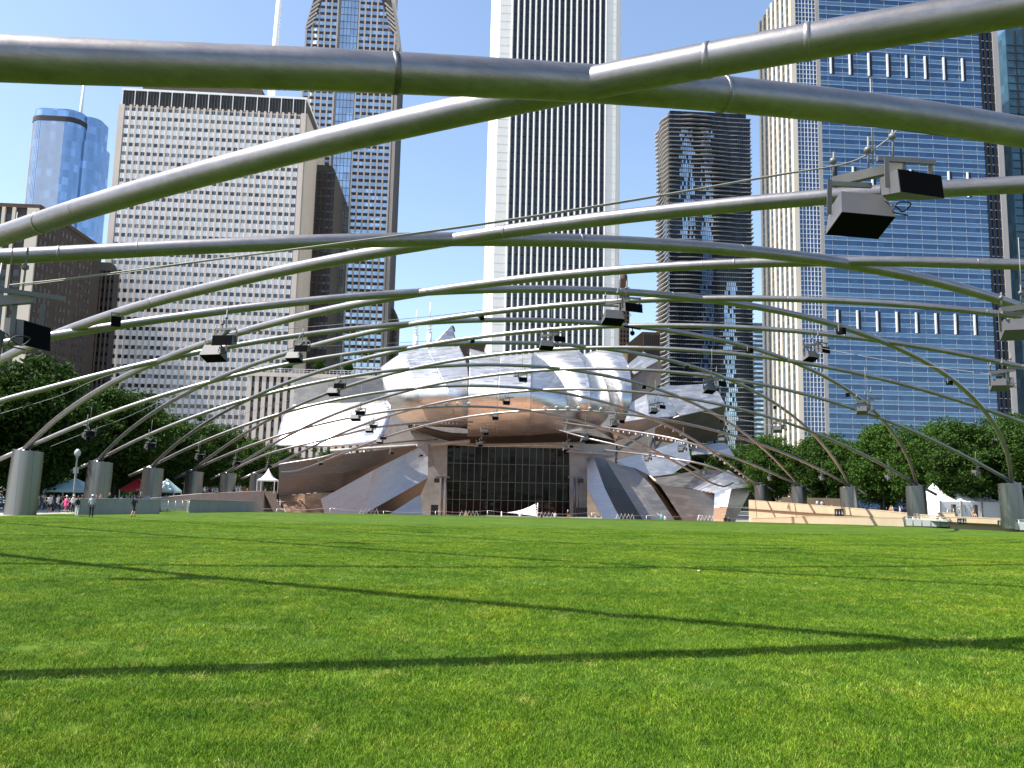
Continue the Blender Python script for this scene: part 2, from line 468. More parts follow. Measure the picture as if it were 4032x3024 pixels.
# ------------------------------------------------------------------ trellis of crossing steel pipes over the lawn
PIPES={
 'A1':[(-29.17,6.20,4.45),(-24.54,6.89,5.75),(-19.90,7.60,6.37),(-15.27,8.36,6.59),(-10.64,9.20,6.78),(-6.00,10.14,7.22),(-1.37,11.20,7.86),(3.27,12.41,8.46),(7.90,13.80,8.95),(12.54,15.39,9.31),(17.17,17.21,9.54),(21.80,19.28,9.65),(26.44,21.64,9.64),(31.07,24.29,9.49),(35.71,27.28,9.20),(40.34,30.62,8.77),(44.98,34.35,8.20),(49.61,38.48,7.49),(54.24,43.04,6.64),(58.88,48.06,5.64),(63.51,53.57,4.45)],
 'A2':[(-31.72,23.08,4.45),(-27.04,23.23,6.67),(-22.37,23.46,7.56),(-17.69,23.80,7.90),(-13.01,24.26,8.41),(-8.33,24.89,9.06),(-3.66,25.69,9.70),(1.02,26.71,10.27),(5.70,27.95,10.73),(10.37,29.46,11.08),(15.05,31.25,11.29),(19.73,33.36,11.35),(24.41,35.79,11.27),(29.08,38.59,11.05),(33.76,41.78,10.76),(38.44,45.38,10.53),(43.12,49.42,10.22),(47.79,53.92,9.65),(52.47,58.91,8.61),(57.15,64.41,6.93),(61.82,70.45,4.45)],
 'A3':[(-33.86,39.97,4.45),(-29.14,39.58,6.99),(-24.43,39.32,7.56),(-19.71,39.23,8.46),(-15.00,39.33,9.44),(-10.28,39.64,10.36),(-5.57,40.19,11.18),(-0.86,41.01,11.88),(3.86,42.12,12.43),(8.57,43.54,12.82),(13.29,45.30,13.05),(18.00,47.43,13.11),(22.71,49.96,12.99),(27.43,52.90,12.68),(32.14,56.29,12.17),(36.86,60.14,11.44),(41.57,64.49,10.46),(46.29,69.36,9.24),(51.00,74.77,7.77),(55.71,80.76,6.05),(60.43,87.34,4.14)],
 'A4':[(-35.58,56.85,4.45),(-30.83,55.92,6.60),(-26.09,55.19,8.00),(-21.34,54.67,9.31),(-16.60,54.40,10.49),(-11.85,54.40,11.51),(-7.11,54.70,12.38),(-2.36,55.32,13.09),(2.38,56.28,13.63),(7.13,57.62,14.01),(11.87,59.36,14.22),(16.62,61.52,14.27),(21.36,64.13,14.14),(26.11,67.21,13.80),(30.85,70.80,13.24),(35.60,74.91,12.42),(40.34,79.57,11.32),(45.09,84.80,9.91),(49.83,90.64,8.19),(54.58,97.11,6.17),(59.32,104.22,3.88)],
 'A5':[(-36.89,73.73,4.57),(-32.12,72.27,6.51),(-27.35,71.05,8.24),(-22.58,70.11,9.76),(-17.81,69.47,11.08),(-13.04,69.16,12.20),(-8.27,69.21,13.14),(-3.50,69.63,13.89),(1.27,70.45,14.47),(6.04,71.71,14.85),(10.81,73.42,15.04),(15.58,75.61,15.02),(20.35,78.30,14.78),(25.12,81.53,14.28),(29.89,85.31,13.52),(34.66,89.67,12.47),(39.43,94.65,11.13),(44.20,100.25,9.52),(48.97,106.51,7.68),(53.74,113.45,5.71),(58.51,121.11,3.78)],
 'A6':[(-37.79,90.62,4.14),(-33.00,88.61,6.33),(-28.21,86.92,8.21),(-23.42,85.55,9.84),(-18.63,84.55,11.22),(-13.84,83.93,12.38),(-9.06,83.72,13.33),(-4.27,83.94,14.08),(0.52,84.63,14.62),(5.31,85.80,14.94),(10.10,87.48,15.04),(14.89,89.70,14.89),(19.68,92.48,14.49),(24.47,95.85,13.82),(29.26,99.83,12.86),(34.05,104.45,11.63),(38.84,109.73,10.15),(43.63,115.70,8.47),(48.42,122.38,6.73),(53.20,129.80,5.10),(57.99,137.99,3.85)],
 'A7':[(-38.28,107.50,3.88),(-33.48,104.96,5.99),(-28.67,102.79,7.87),(-23.87,101.00,9.53),(-19.07,99.63,10.94),(-14.27,98.70,12.11),(-9.46,98.24,13.05),(-4.66,98.27,13.74),(0.14,98.81,14.20),(4.94,99.90,14.41),(9.74,101.55,14.37),(14.55,103.80,14.07),(19.35,106.67,13.50),(24.15,110.17,12.65),(28.95,114.35,11.54),(33.76,119.22,10.19),(38.56,124.82,8.67),(43.36,131.15,7.09),(48.16,138.26,5.61),(52.96,146.16,4.49),(57.77,154.88,4.08)],
 'A8':[(-38.35,124.39,3.78),(-33.54,121.31,5.67),(-28.73,118.66,7.38),(-23.93,116.45,8.90),(-19.12,114.71,10.21),(-14.31,113.48,11.29),(-9.50,112.76,12.15),(-4.69,112.59,12.77),(0.12,113.00,13.13),(4.93,114.00,13.23),(9.74,115.63,13.06),(14.55,117.90,12.59),(19.36,120.86,11.83),(24.17,124.51,10.79),(28.98,128.88,9.51),(33.78,134.01,8.04),(38.59,139.91,6.49),(43.40,146.61,5.05),(48.21,154.13,3.97),(53.02,162.51,3.61),(57.83,171.76,4.47)],
 'B1':[(-33.86,39.97,4.45),(-28.50,34.67,6.38),(-23.15,29.81,7.28),(-17.80,25.34,7.61),(-12.45,21.25,7.83),(-7.10,17.51,8.09),(-1.74,14.10,8.24),(3.61,10.98,8.25),(8.96,8.14,8.11),(14.31,5.54,7.98),(19.67,3.17,7.87),(25.02,1.00,7.79),(30.37,-1.01,7.70),(35.72,-2.87,7.59),(41.07,-4.60,7.43),(46.43,-6.25,7.22),(51.78,-7.83,6.91),(57.13,-9.36,6.50),(62.48,-10.88,5.96),(67.83,-12.41,5.28),(73.19,-13.97,4.45)],
 'B2':[(-35.58,56.85,4.45),(-30.28,51.02,7.07),(-24.99,45.67,8.05),(-19.69,40.78,8.85),(-14.40,36.32,9.41),(-9.10,32.26,9.78),(-3.81,28.59,10.02),(1.49,25.28,10.13),(6.78,22.29,10.09),(12.08,19.61,9.90),(17.38,17.21,9.57),(22.67,15.06,9.32),(27.97,13.14,9.15),(33.26,11.43,9.00),(38.56,9.89,8.83),(43.85,8.50,8.59),(49.15,7.23,8.22),(54.44,6.07,7.67),(59.74,4.98,6.88),(65.03,3.94,5.81),(70.33,2.92,4.45)],
 'B3':[(-36.89,73.73,4.57),(-31.66,67.36,6.58),(-26.43,61.53,8.19),(-21.19,56.21,9.44),(-15.96,51.39,10.38),(-10.73,47.02,11.05),(-5.49,43.09,11.50),(-0.26,39.58,11.74),(4.97,36.45,11.80),(10.20,33.68,11.68),(15.44,31.25,11.38),(20.67,29.13,10.89),(25.90,27.30,10.34),(31.14,25.72,9.99),(36.37,24.38,9.76),(41.60,23.25,9.54),(46.83,22.30,9.21),(52.07,21.50,8.65),(57.30,20.84,7.73),(62.53,20.28,6.35),(67.77,19.80,4.45)],
 'B4':[(-37.79,90.62,4.14),(-32.63,83.71,6.52),(-27.46,77.40,8.45),(-22.30,71.65,9.96),(-17.13,66.46,11.13),(-11.97,61.78,11.99),(-6.81,57.60,12.60),(-1.64,53.88,13.00),(3.52,50.61,13.20),(8.69,47.76,13.22),(13.85,45.30,13.05),(19.02,43.21,12.70),(24.18,41.46,12.16),(29.34,40.02,11.43),(34.51,38.88,10.72),(39.67,38.00,10.32),(44.84,37.36,10.02),(50.00,36.94,9.55),(55.16,36.70,8.64),(60.33,36.62,7.00),(65.49,36.69,4.45)],
 'B5':[(-38.28,107.50,3.88),(-33.19,100.06,6.21),(-28.10,93.26,8.25),(-23.01,87.10,9.95),(-17.92,81.53,11.33),(-12.83,76.55,12.41),(-7.74,72.11,13.22),(-2.65,68.20,13.79),(2.44,64.78,14.13),(7.53,61.85,14.27),(12.62,59.36,14.21),(17.71,57.29,13.95),(22.80,55.63,13.50),(27.89,54.33,12.83),(32.98,53.38,11.97),(38.07,52.76,10.93),(43.15,52.43,9.90),(48.24,52.37,9.42),(53.33,52.56,8.89),(58.42,52.97,7.47),(63.51,53.57,4.45)],
 'B6':[(-38.35,124.39,3.78),(-33.34,116.41,5.80),(-28.34,109.13,7.78),(-23.33,102.55,9.58),(-18.32,96.61,11.14),(-13.31,91.31,12.42),(-8.30,86.62,13.42),(-3.29,82.51,14.16),(1.72,78.96,14.64),(6.73,75.93,14.89),(11.74,73.42,14.91),(16.74,71.38,14.72),(21.75,69.80,14.32),(26.76,68.64,13.70),(31.77,67.89,12.87),(36.78,67.52,11.83),(41.79,67.50,10.59),(46.80,67.81,9.19),(51.81,68.43,7.67),(56.82,69.31,6.88),(61.82,70.45,4.45)],
 'B7':[(-38.02,141.27,3.85),(-33.09,132.76,5.50),(-28.17,125.01,7.28),(-23.25,117.99,9.02),(-18.33,111.70,10.59),(-13.41,106.09,11.93),(-8.48,101.14,13.02),(-3.56,96.83,13.86),(1.36,93.14,14.45),(6.28,90.03,14.81),(11.21,87.48,14.95),(16.13,85.47,14.86),(21.05,83.97,14.56),(25.97,82.96,14.04),(30.90,82.41,13.28),(35.82,82.29,12.29),(40.74,82.58,11.05),(45.66,83.26,9.58),(50.58,84.29,7.90),(55.51,85.66,6.06),(60.43,87.34,4.14)],
 'B8':[(-37.27,158.16,4.08),(-32.44,149.11,5.10),(-27.61,140.88,6.54),(-22.78,133.45,8.12),(-17.95,126.78,9.67),(-13.12,120.86,11.05),(-8.29,115.66,12.22),(-3.46,111.16,13.14),(1.37,107.32,13.80),(6.20,104.13,14.21),(11.03,101.55,14.39),(15.86,99.57,14.34),(20.69,98.15,14.06),(25.52,97.28,13.56),(30.35,96.92,12.83),(35.18,97.06,11.87),(40.01,97.66,10.68),(44.84,98.70,9.25),(49.67,100.16,7.62),(54.50,102.01,5.80),(59.32,104.22,3.88)],
 'B9':[(-36.11,175.04,4.47),(-31.38,165.46,4.62),(-26.65,156.76,5.55),(-21.91,148.90,6.88),(-17.18,141.87,8.32),(-12.45,135.65,9.68),(-7.72,130.19,10.87),(-2.99,125.49,11.82),(1.74,121.51,12.51),(6.47,118.23,12.94),(11.20,115.63,13.13),(15.93,113.67,13.07),(20.66,112.34,12.80),(25.40,111.61,12.33),(30.13,111.45,11.66),(34.86,111.84,10.80),(39.59,112.75,9.74),(44.32,114.15,8.51),(49.05,116.03,7.09),(53.78,118.36,5.50),(58.51,121.11,3.78)],
 'A9':[(-37.70,141.00,3.81),(-31.48,137.00,6.46),(-26.32,134.00,7.85),(-21.60,133.00,9.00),(-14.26,135.00,11.24),(-9.96,140.00,12.35),(-6.83,146.00,13.25),(-2.18,156.00,14.50),(2.90,169.00,15.53)],
 'A9R':[(20.49,170.00,14.47),(24.98,163.00,12.60),(31.61,158.00,10.77),(34.83,158.00,9.97),(41.84,160.00,9.01),(48.76,164.00,6.54)],
 'B10':[(21.40,169.00,15.89),(25.76,155.00,14.10),(27.46,149.00,13.52),(33.99,139.00,11.69),(37.95,135.00,10.41),(43.81,133.00,8.39),(49.06,134.00,6.77),(57.90,138.00,3.89)],
 'B11':[(30.67,172.00,10.64),(34.57,165.00,9.87),(37.52,160.00,9.24),(40.80,156.00,8.54),(44.83,153.00,7.74),(49.13,152.00,6.45),(57.38,155.00,3.84)],
 'A10':[(-37.64,158.20,3.72),(-32.52,154.00,5.43),(-24.89,152.00,6.84),(-20.74,153.00,8.22),(-16.45,157.00,9.60),(-10.25,168.00,11.14),(-4.52,182.00,12.51)],
}
def mat_pipe():
    m, nt, b = base_mat('pipe_steel')
    vec = coords(nt, 'World')
    n1 = noise_tex(nt, vec, 0.8, 6, 0.7)
    n2 = noise_tex(nt, vec, 6, 5, 0.65)
    col = mixc(nt, n2, (0.205, 0.195, 0.197), (0.30, 0.288, 0.286))
    grime = ramp(nt, noise_tex(nt, coords(nt, 'World', scale=(0.25, 0.25, 1.5)), 2.4, 8, 0.8), [(0.42, 0.78), (0.58, 1.0)])
    col = mixc(nt, 1.0, col, grime, 'MULTIPLY')
    # orange-brown rust where old paint has flaked
    rust = ramp(nt, noise_tex(nt, vec, 1.7, 8, 0.75), [(0.70, 0.0), (0.78, 1.0)])
    nt.links.new(mixc(nt, rust, col, (0.42, 0.25, 0.10)), b.inputs['Base Color'])
    met = ramp(nt, rust, [(0, 0.88), (1, 0.0)])
    nt.links.new(met, b.inputs['Metallic'])
    nt.links.new(ramp(nt, n1, [(0.3, 0.34), (0.7, 0.46)]), b.inputs['Roughness'])
    bump(nt, b, n2, 0.25, 0.01)
    return m

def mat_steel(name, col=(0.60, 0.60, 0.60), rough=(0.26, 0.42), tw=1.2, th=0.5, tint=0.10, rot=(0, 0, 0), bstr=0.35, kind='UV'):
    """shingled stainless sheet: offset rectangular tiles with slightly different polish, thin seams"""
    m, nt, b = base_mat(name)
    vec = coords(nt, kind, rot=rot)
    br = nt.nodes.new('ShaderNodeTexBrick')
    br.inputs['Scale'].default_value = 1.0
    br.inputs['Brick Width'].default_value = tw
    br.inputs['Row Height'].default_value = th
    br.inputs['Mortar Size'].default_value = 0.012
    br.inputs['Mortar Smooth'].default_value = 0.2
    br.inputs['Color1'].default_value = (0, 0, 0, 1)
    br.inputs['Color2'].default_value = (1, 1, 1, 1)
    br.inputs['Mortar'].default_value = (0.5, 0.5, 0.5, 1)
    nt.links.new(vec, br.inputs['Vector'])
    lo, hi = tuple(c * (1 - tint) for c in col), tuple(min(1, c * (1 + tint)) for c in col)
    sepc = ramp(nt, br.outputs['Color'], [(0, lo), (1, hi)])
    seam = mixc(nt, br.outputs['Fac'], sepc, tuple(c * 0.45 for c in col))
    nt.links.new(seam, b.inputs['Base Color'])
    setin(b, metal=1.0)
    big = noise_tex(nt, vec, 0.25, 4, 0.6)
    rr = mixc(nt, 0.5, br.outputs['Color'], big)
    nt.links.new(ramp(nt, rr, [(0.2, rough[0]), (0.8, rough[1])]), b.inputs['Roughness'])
    # each sheet sits at a slightly different tilt
    wob = noise_tex(nt, vec, 0.5, 2, 0.5)
    h = nt.nodes.new('ShaderNodeMath'); h.operation = 'SUBTRACT'
    nt.links.new(wob, h.inputs[0]); nt.links.new(br.outputs['Fac'], h.inputs[1])
    bump(nt, b, h.outputs[0], bstr, 0.012)
    return m

MAT['pipe'] = mat_pipe()
MAT['pylon'] = mat_steel('pylon_steel', (0.22, 0.225, 0.22), (0.34, 0.5), 1.0, 1.5, 0.14, bstr=0.2, kind='Object')

PIPE_D = {'A1': 0.58, 'B1': 0.50, 'A2': 0.46, 'B2': 0.43, 'A3': 0.40, 'B3': 0.41}
trellis = thing('trellis', 'open lattice of curved silver steel pipes arching over the whole lawn', 'trellis', (0, 0, 0))
SMOOTH = {}
for nm, pts in PIPES.items():
    n = 90 if int(nm[1:].rstrip('R')) < 5 else 64
    sp = catmull(pts, n)
    SMOOTH[nm] = sp
    mb = MB()
    mb.tube(sp, PIPE_D.get(nm, 0.36) / 2, 20 if nm in PIPE_D else 12)
    mb.build('pipe', MAT['pipe'], trellis)
ends = {}
PYL = [(-36.89, 73.73, 4.57), (-37.79, 90.62, 4.14), (-38.28, 107.5, 3.88), (-38.35, 124.39, 3.78), (-38.02, 141.27, 3.85), (-37.27, 158.16, 4.08),
       (60.43, 87.34, 4.14), (59.32, 104.22, 3.88), (58.51, 121.11, 3.78), (57.99, 137.99, 3.85), (57.77, 154.88, 4.08)]
for i, (x, y, z) in enumerate(PYL):
    sgn = -1 if x < 0 else 1
    mb = MB()
    r = 0.19
    mb.tube([(x - sgn * 0.5, y, z + 0.22), (x, y, z), (x + sgn * 1.3, y, z - 0.62), (x + sgn * 2.6, y, z - 1.28)], r, 12)
    mb.build('pipe_tail', MAT['pipe'], trellis)

def pipe_at_px(nm, px):
    """index of the pipe sample that appears nearest to photo column px"""
    best, bi = 1e9, 0
    for i, p in enumerate(SMOOTH[nm]):
        v = p - Vector((0, 0, CAM_H))
        d = v.dot(_F)
        if d < 1.5:
            continue
        e = abs(2016 + FPX * v.dot(_CX) / d - px)
        if e < best:
            best, bi = e, i
    return bi
# sleeves and weld rings round the pipes
for nm, px in (('A1', 1556), ('A1', 1668), ('A1', 2860), ('B1', 236), ('B1', 2925), ('B1', 2993), ('A2', 175), ('B2', 2035), ('B2', 616), ('A2', 2330), ('A3', 2650), ('B3', 1730), ('B3', 2900), ('A4', 3077), ('B5', 3360), ('B6', 3778), ('A5', 2820), ('A6', 2640), ('A3', 385), ('B4', 1730), ('A3', 3430)):
    i = pipe_at_px(nm, px)
    sp = SMOOTH[nm]
    t = (sp[min(i + 1, len(sp) - 1)] - sp[max(i - 1, 0)]).normalized()
    r = PIPE_D.get(nm, 0.36) / 2
    mb = MB()
    w = 0.045
    mb.tube([sp[i] - t * w, sp[i] - t * w * .9, sp[i] + t * w * .9, sp[i] + t * w], [r * 1.0, r * 1.045, r * 1.045, r * 1.0], 20)
    mb.build('weld_collar', MAT['pipe'], trellis)

# splice rings along the longer pipes
for nm in ('A1', 'B1', 'A2', 'B2', 'A3', 'B3', 'A4', 'B4', 'A5', 'B5', 'A6', 'B6'):
    sp = SMOOTH[nm]
    r = PIPE_D.get(nm, 0.36) / 2
    for q in (.12, .24, .37, .46, .55, .64, .76, .88):
        i = int(q * (len(sp) - 1))
        t = (sp[i + 1] - sp[i - 1]).normalized()
        mb = MB()
        w = 0.028
        mb.tube([sp[i] - t * w, sp[i] - t * w * .7, sp[i] + t * w * .7, sp[i] + t * w], [r, r * 1.022, r * 1.022, r], 20)
        mb.build('splice_ring', MAT['pipe'], trellis)

# pylons: lens-shaped stainless shafts that carry the pipes
def pylon_mesh(h, flip):
    mb = MB()
    seg = 28
    rows = [(0.0, 1.0, 0), (0.55, 1.0, 0.1), (1.0, 0.96, 0.2)]
    vs, fs = [], []
    for t, s, lean in rows:
        for k in range(seg):
            a = 2 * math.pi * k / seg
            ex = math.copysign(abs(math.cos(a)) ** 0.9, math.cos(a)) * 1.32 * s
            ey = math.copysign(abs(math.sin(a)) ** 1.25, math.sin(a)) * 0.95 * s
            zz = t * h + (0.12 * math.cos(a) * flip if t == 1.0 else 0)
            vs.append((ex - flip * lean, ey, zz))
    for i in range(len(rows) - 1):
        for k in range(seg):
            k2 = (k + 1) % seg
            fs.append((i * seg + k, i * seg + k2, (i + 1) * seg + k2, (i + 1) * seg + k))
    mb.add(vs, fs, 0, True)
    mb.add([vs[(len(rows) - 1) * seg + k] for k in range(seg)], [tuple(range(seg))])
    return mb
PLAB = ['at the lawn corner beside the open paving', 'behind the low wall beside the teal canopy tent', 'beside the red canopy tent', 'beside the yellow flowers and mint tent', 'behind the ramp wall, second from the small marquee', 'next to the small white marquee',
        'beside the large white walled tent', 'above the low shrubs on the beige wall', 'at the end of the slatted fence', 'at the far end of the beige wall walk', 'rising just behind the shiny steel bulb']
pyl_cache = {}
for i, (x, y, z) in enumerate(PYL):
    left = x < 0
    zb = gz(y) - 0.05 if left and y < 80 else (-1.5 if left else -0.9)
    h = z - 0.18 - zb
    t = thing('pylon', 'lens-shaped steel pylon ' + PLAB[i], 'pylon', (x + (0.12 if left else 0), y, zb), 0, 'steel pylons carrying the trellis')
    mb = pylon_mesh(h, -1 if left else 1)
    mb.build('shaft', MAT['pylon'], t)
    mb = MB()
    mb.lathe((0, 0, h - 0.15), [(0.42, 0.0), (0.42, 0.16), (0.25, 0.30), (0.02, 0.32)], 14)
    mb.build('saddle', MAT['pipe'], t)
    mb = MB()     # small drain cable loop under the saddle
    s = 1 if left else -1
    mb.tube([(s * 0.35, -0.5, h + 0.05), (s * 0.6, -0.8, h - 0.25), (s * 1.0, -0.8, h - 0.22), (s * 1.25, -0.5, h + 0.02)], 0.025, 6)
    mb.build('cable_loop', MAT['pipe'], t)
# small lamps fixed in rows along the pipes nearest the stage
mb = MB()
def lamp_row(nm, px0, px1, step, up):
    n = max(2, int(abs(px1 - px0) / step))
    for k in range(n + 1):
        i = pipe_at_px(nm, px0 + (px1 - px0) * k / n)
        p = SMOOTH[nm][i]
        j = RND.uniform(-0.12, 0.12)
        if up:
            mb.tube([p + Vector((j, 0, 0.1)), p + Vector((j, -0.12, 0.30)), p + Vector((j + .08, -0.34, 0.52))], [0.03, 0.08, 0.10], 8)
        else:
            mb.tube([p + Vector((j, 0, -0.1)), p + Vector((j, -0.1, -0.32)), p + Vector((j - .05, -0.3, -0.52))], [0.03, 0.07, 0.09], 8)
lamp_row('A8', 1715, 1855, 10, True)
lamp_row('B9', 2160, 2370, 11, True)
lamp_row('B10', 2400, 2740, 15, False)
lamp_row('A7', 2630, 2680, 12, False)
lamp_row('A7', 2785, 2940, 11, False)
lamp_row('A9', 1480, 1800, 16, False)
tag(mb.build('lamp_rows', plain('white_lamp', (0.5, 0.5, 0.48), 0.4), trellis), kind='stuff')
# ------------------------------------------------------------------ the band shell with its curling steel sheets
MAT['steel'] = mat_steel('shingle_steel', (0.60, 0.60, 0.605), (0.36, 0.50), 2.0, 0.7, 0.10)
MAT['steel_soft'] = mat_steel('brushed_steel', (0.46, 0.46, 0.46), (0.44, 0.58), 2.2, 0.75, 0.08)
MAT['steel_dark'] = mat_steel('dim_reflection_steel', (0.21, 0.20, 0.19), (0.42, 0.56), 1.8, 0.8, 0.10)  # same sheet steel, colour darkened to stand for dim reflections
MAT['copper'] = mat_steel('warm_reflection_steel', (0.30, 0.20, 0.145), (0.34, 0.5), 1.6, 0.7, 0.10)  # same sheet steel, brown reflections put into its colour
MAT['shell_concrete'] = plain('shell_concrete', (0.36, 0.35, 0.33), 0.85, var=0.22, vscale=0.5, bumpy=0.2)
MAT['soffit'] = plain('soffit_shaded', (0.03, 0.024, 0.02), 0.6, var=0.2)  # coloured near black to stand for the shadow under the visor
MAT['dark_metal'] = plain('dark_metal', (0.03, 0.03, 0.032), 0.55, var=0.2)
MAT['mullion'] = plain('mullion_grey', (0.16, 0.18, 0.17), 0.45, metal=0.5)
def mat_glass_dark(name, col, rough, wave=0.0, wscale=0.5):
    m, nt, b = base_mat(name)
    setin(b, color=col, rough=rough, spec=0.2)
    if wave:
        vec = coords(nt, 'World', scale=(0.35, 1, 1))
        bump(nt, b, noise_tex(nt, vec, wscale, 2, 0.5), wave, 0.4)
    return m
MAT['stage_glass'] = mat_glass_dark('stage_glass', (0.006, 0.008, 0.009), 0.03, 0.10, 0.5)

shell = thing('band_shell', 'silver band shell with curling steel sheets round a dark glazed stage', 'band shell', (0, 195, -7.5))
SH_O = Vector((0, 195, -7.5))

def polyl(pts, n):
    """n points along straight pieces, keeping the corners"""
    pts = [Vector(p) for p in pts]
    m = len(pts) - 1
    out = []
    for i in range(n):
        t = i / (n - 1) * m
        k = min(int(t), m - 1)
        out.append(pts[k].lerp(pts[k + 1], t - k))
    return out

def sheet(name, rows, mat, nu=28, nv=24, thick=0.25, parent=None, tile=1.0, smooth=True, label=None, lin=False):
    """loft a steel sheet through rows of (photo x, photo y, distance)"""
    P = [[at(*q) for q in r] for r in rows]
    if lin:
        mc, mr = max(len(r) for r in rows) - 1, len(rows) - 1
        nu, nv = mc * max(1, round(nu / mc)) + 1, mr * max(1, round(nv / mr)) + 1
        smooth = False
    spl = polyl if lin else catmull
    rr = [spl(r, nu) for r in P]
    cols = [spl([rr[j][i] for j in range(len(rr))], nv) for i in range(nu)]
    vs = [cols[i][j] - SH_O for j in range(nv) for i in range(nu)]
    fs = []
    for j in range(nv - 1):
        for i in range(nu - 1):
            fs.append((j * nu + i, (j + 1) * nu + i, (j + 1) * nu + i + 1, j * nu + i + 1))
    me = bpy.data.meshes.new(name)
    me.from_pydata([tuple(v) for v in vs], [], fs)
    me.materials.append(mat)
    me.polygons.foreach_set('use_smooth', [smooth] * len(fs))
    # unwrap in metres along the sheet
    uvl = me.uv_layers.new(name='UVMap')
    U = [[0.0] * nu for _ in range(nv)]
    V = [[0.0] * nu for _ in range(nv)]
    jm = nv // 2
    for j in range(nv):
        for i in range(nu):
            if i: U[j][i] = U[j][i - 1] + (cols[i][jm] - cols[i - 1][jm]).length
            if j: V[j][i] = V[j - 1][i] + (cols[nu // 2][j] - cols[nu // 2][j - 1]).length
    for p in me.polygons:
        for li in p.loop_indices:
            vi = me.loops[li].vertex_index
            uvl.data[li].uv = (U[vi // nu][vi % nu] * tile, V[vi // nu][vi % nu] * tile)
    me.update()
    o = put(name, me, parent if parent else shell)
    sd = o.modifiers.new('thickness', 'SOLIDIFY')
    sd.thickness = thick
    sd.offset = 1 if False else -1
    if label:
        o['label'] = label
    return o

def facet(name, a, b, c, d, mat, bulge=0.0, **kw):
    """four corners: top-left, top-right, bottom-left, bottom-right as (px,py,y)"""
    if bulge:
        m = tuple((a[i] + b[i] + c[i] + d[i]) / 4 for i in range(3))
        t = tuple((a[i] + b[i]) / 2 for i in range(3)); bo = tuple((c[i] + d[i]) / 2 for i in range(3))
        l = tuple((a[i] + c[i]) / 2 for i in range(3)); r = tuple((b[i] + d[i]) / 2 for i in range(3))
        f = lambda q, k: (q[0], q[1], q[2] - bulge * k)
        return sheet(name, [[a, f(t, .6), b], [f(l, .6), f(m, 1), f(r, .6)], [c, f(bo, .6), d]], mat, 16, 14, **kw)
    return sheet(name, [[a, b], [c, d]], mat, 6, 6, **kw)

# central visor in three strips: leaning back above, frontmost at mid height, tucked under below
sheet('visor_sheet', [[(1850, 1373, 191), (1971, 1404, 189)], [(1848, 1450, 177), (1966, 1460, 176)], [(1846, 1520, 169.5), (1961, 1525, 168.5)], [(1844, 1570, 168.5), (1958, 1572, 167.5)],
                      [(1842, 1630, 171), (1956, 1630, 170)], [(1841, 1685, 176), (1954, 1685, 175.5)], [(1842, 1718, 183), (1955, 1716, 182.5)]], MAT['steel'])
sheet('visor_sheet', [[(1971, 1402, 189), (2096, 1391, 189)], [(1966, 1460, 176), (2094, 1460, 176)], [(1961, 1525, 168.5), (2092, 1525, 168.5)], [(1958, 1572, 167.5), (2091, 1572, 167.5)],
                      [(1956, 1630, 170), (2090, 1630, 170)], [(1954, 1685, 175.5), (2088, 1685, 175.5)], [(1955, 1716, 182.5), (2088, 1714, 182.5)]], MAT['steel'])
sheet('visor_sheet', [[(2096, 1391, 189), (2103, 1393, 192), (2110, 1396, 195)], [(2094, 1460, 176.5), (2135, 1450, 181), (2165, 1440, 188)], [(2092, 1525, 169), (2160, 1518, 173), (2215, 1508, 180)], [(2091, 1572, 168), (2165, 1566, 171), (2230, 1560, 176.5)],
                      [(2090, 1630, 170.5), (2165, 1620, 172), (2232, 1610, 176)], [(2088, 1685, 176), (2165, 1672, 176.5), (2229, 1660, 178.5)], [(2088, 1714, 182.5), (2155, 1708, 183), (2213, 1704, 184.5)]], MAT['steel'])
# second strip
sheet('visor_sheet', [[(2100, 1389, 205), (2190, 1382, 203), (2273, 1379, 204)], [(2150, 1440, 197), (2235, 1436, 193), (2305, 1440, 193)], [(2212, 1510, 190), (2270, 1512, 186), (2322, 1515, 185.5)], [(2232, 1570, 187), (2278, 1572, 182.5), (2325, 1570, 182.5)],
                      [(2233, 1620, 187.5), (2278, 1620, 183.5), (2322, 1620, 184)], [(2232, 1665, 190), (2272, 1662, 188), (2305, 1660, 188)], [(2225, 1702, 194), (2250, 1699, 194), (2285, 1694, 194)]], MAT['steel'])
sheet('visor_sheet', [[(2273, 1379, 204), (2276, 1380, 207), (2280, 1382, 210)], [(2305, 1440, 193.5), (2322, 1432, 199), (2336, 1428, 206)], [(2322, 1515, 186), (2352, 1500, 191), (2374, 1488, 199)], [(2325, 1570, 183), (2366, 1558, 187), (2394, 1542, 194)],
                      [(2322, 1620, 184.5), (2368, 1612, 187), (2402, 1596, 192)], [(2305, 1660, 188.5), (2358, 1652, 190), (2392, 1642, 193)], [(2285, 1694, 194), (2325, 1690, 195), (2350, 1686, 196)]], MAT['steel'])
# third strip
sheet('visor_sheet', [[(2290, 1396, 214), (2370, 1378, 210), (2450, 1388, 208)], [(2331, 1425, 208), (2405, 1430, 201), (2477, 1442, 200)], [(2370, 1483, 201), (2430, 1495, 194), (2486, 1500, 194)],
                      [(2394, 1540, 196), (2440, 1550, 190), (2488, 1555, 191)], [(2402, 1595, 194), (2440, 1602, 190), (2483, 1606, 191)], [(2392, 1645, 196), (2425, 1660, 193.5), (2462, 1672, 194)], [(2345, 1694, 201), (2385, 1712, 199), (2425, 1738, 199)]], MAT['steel'])
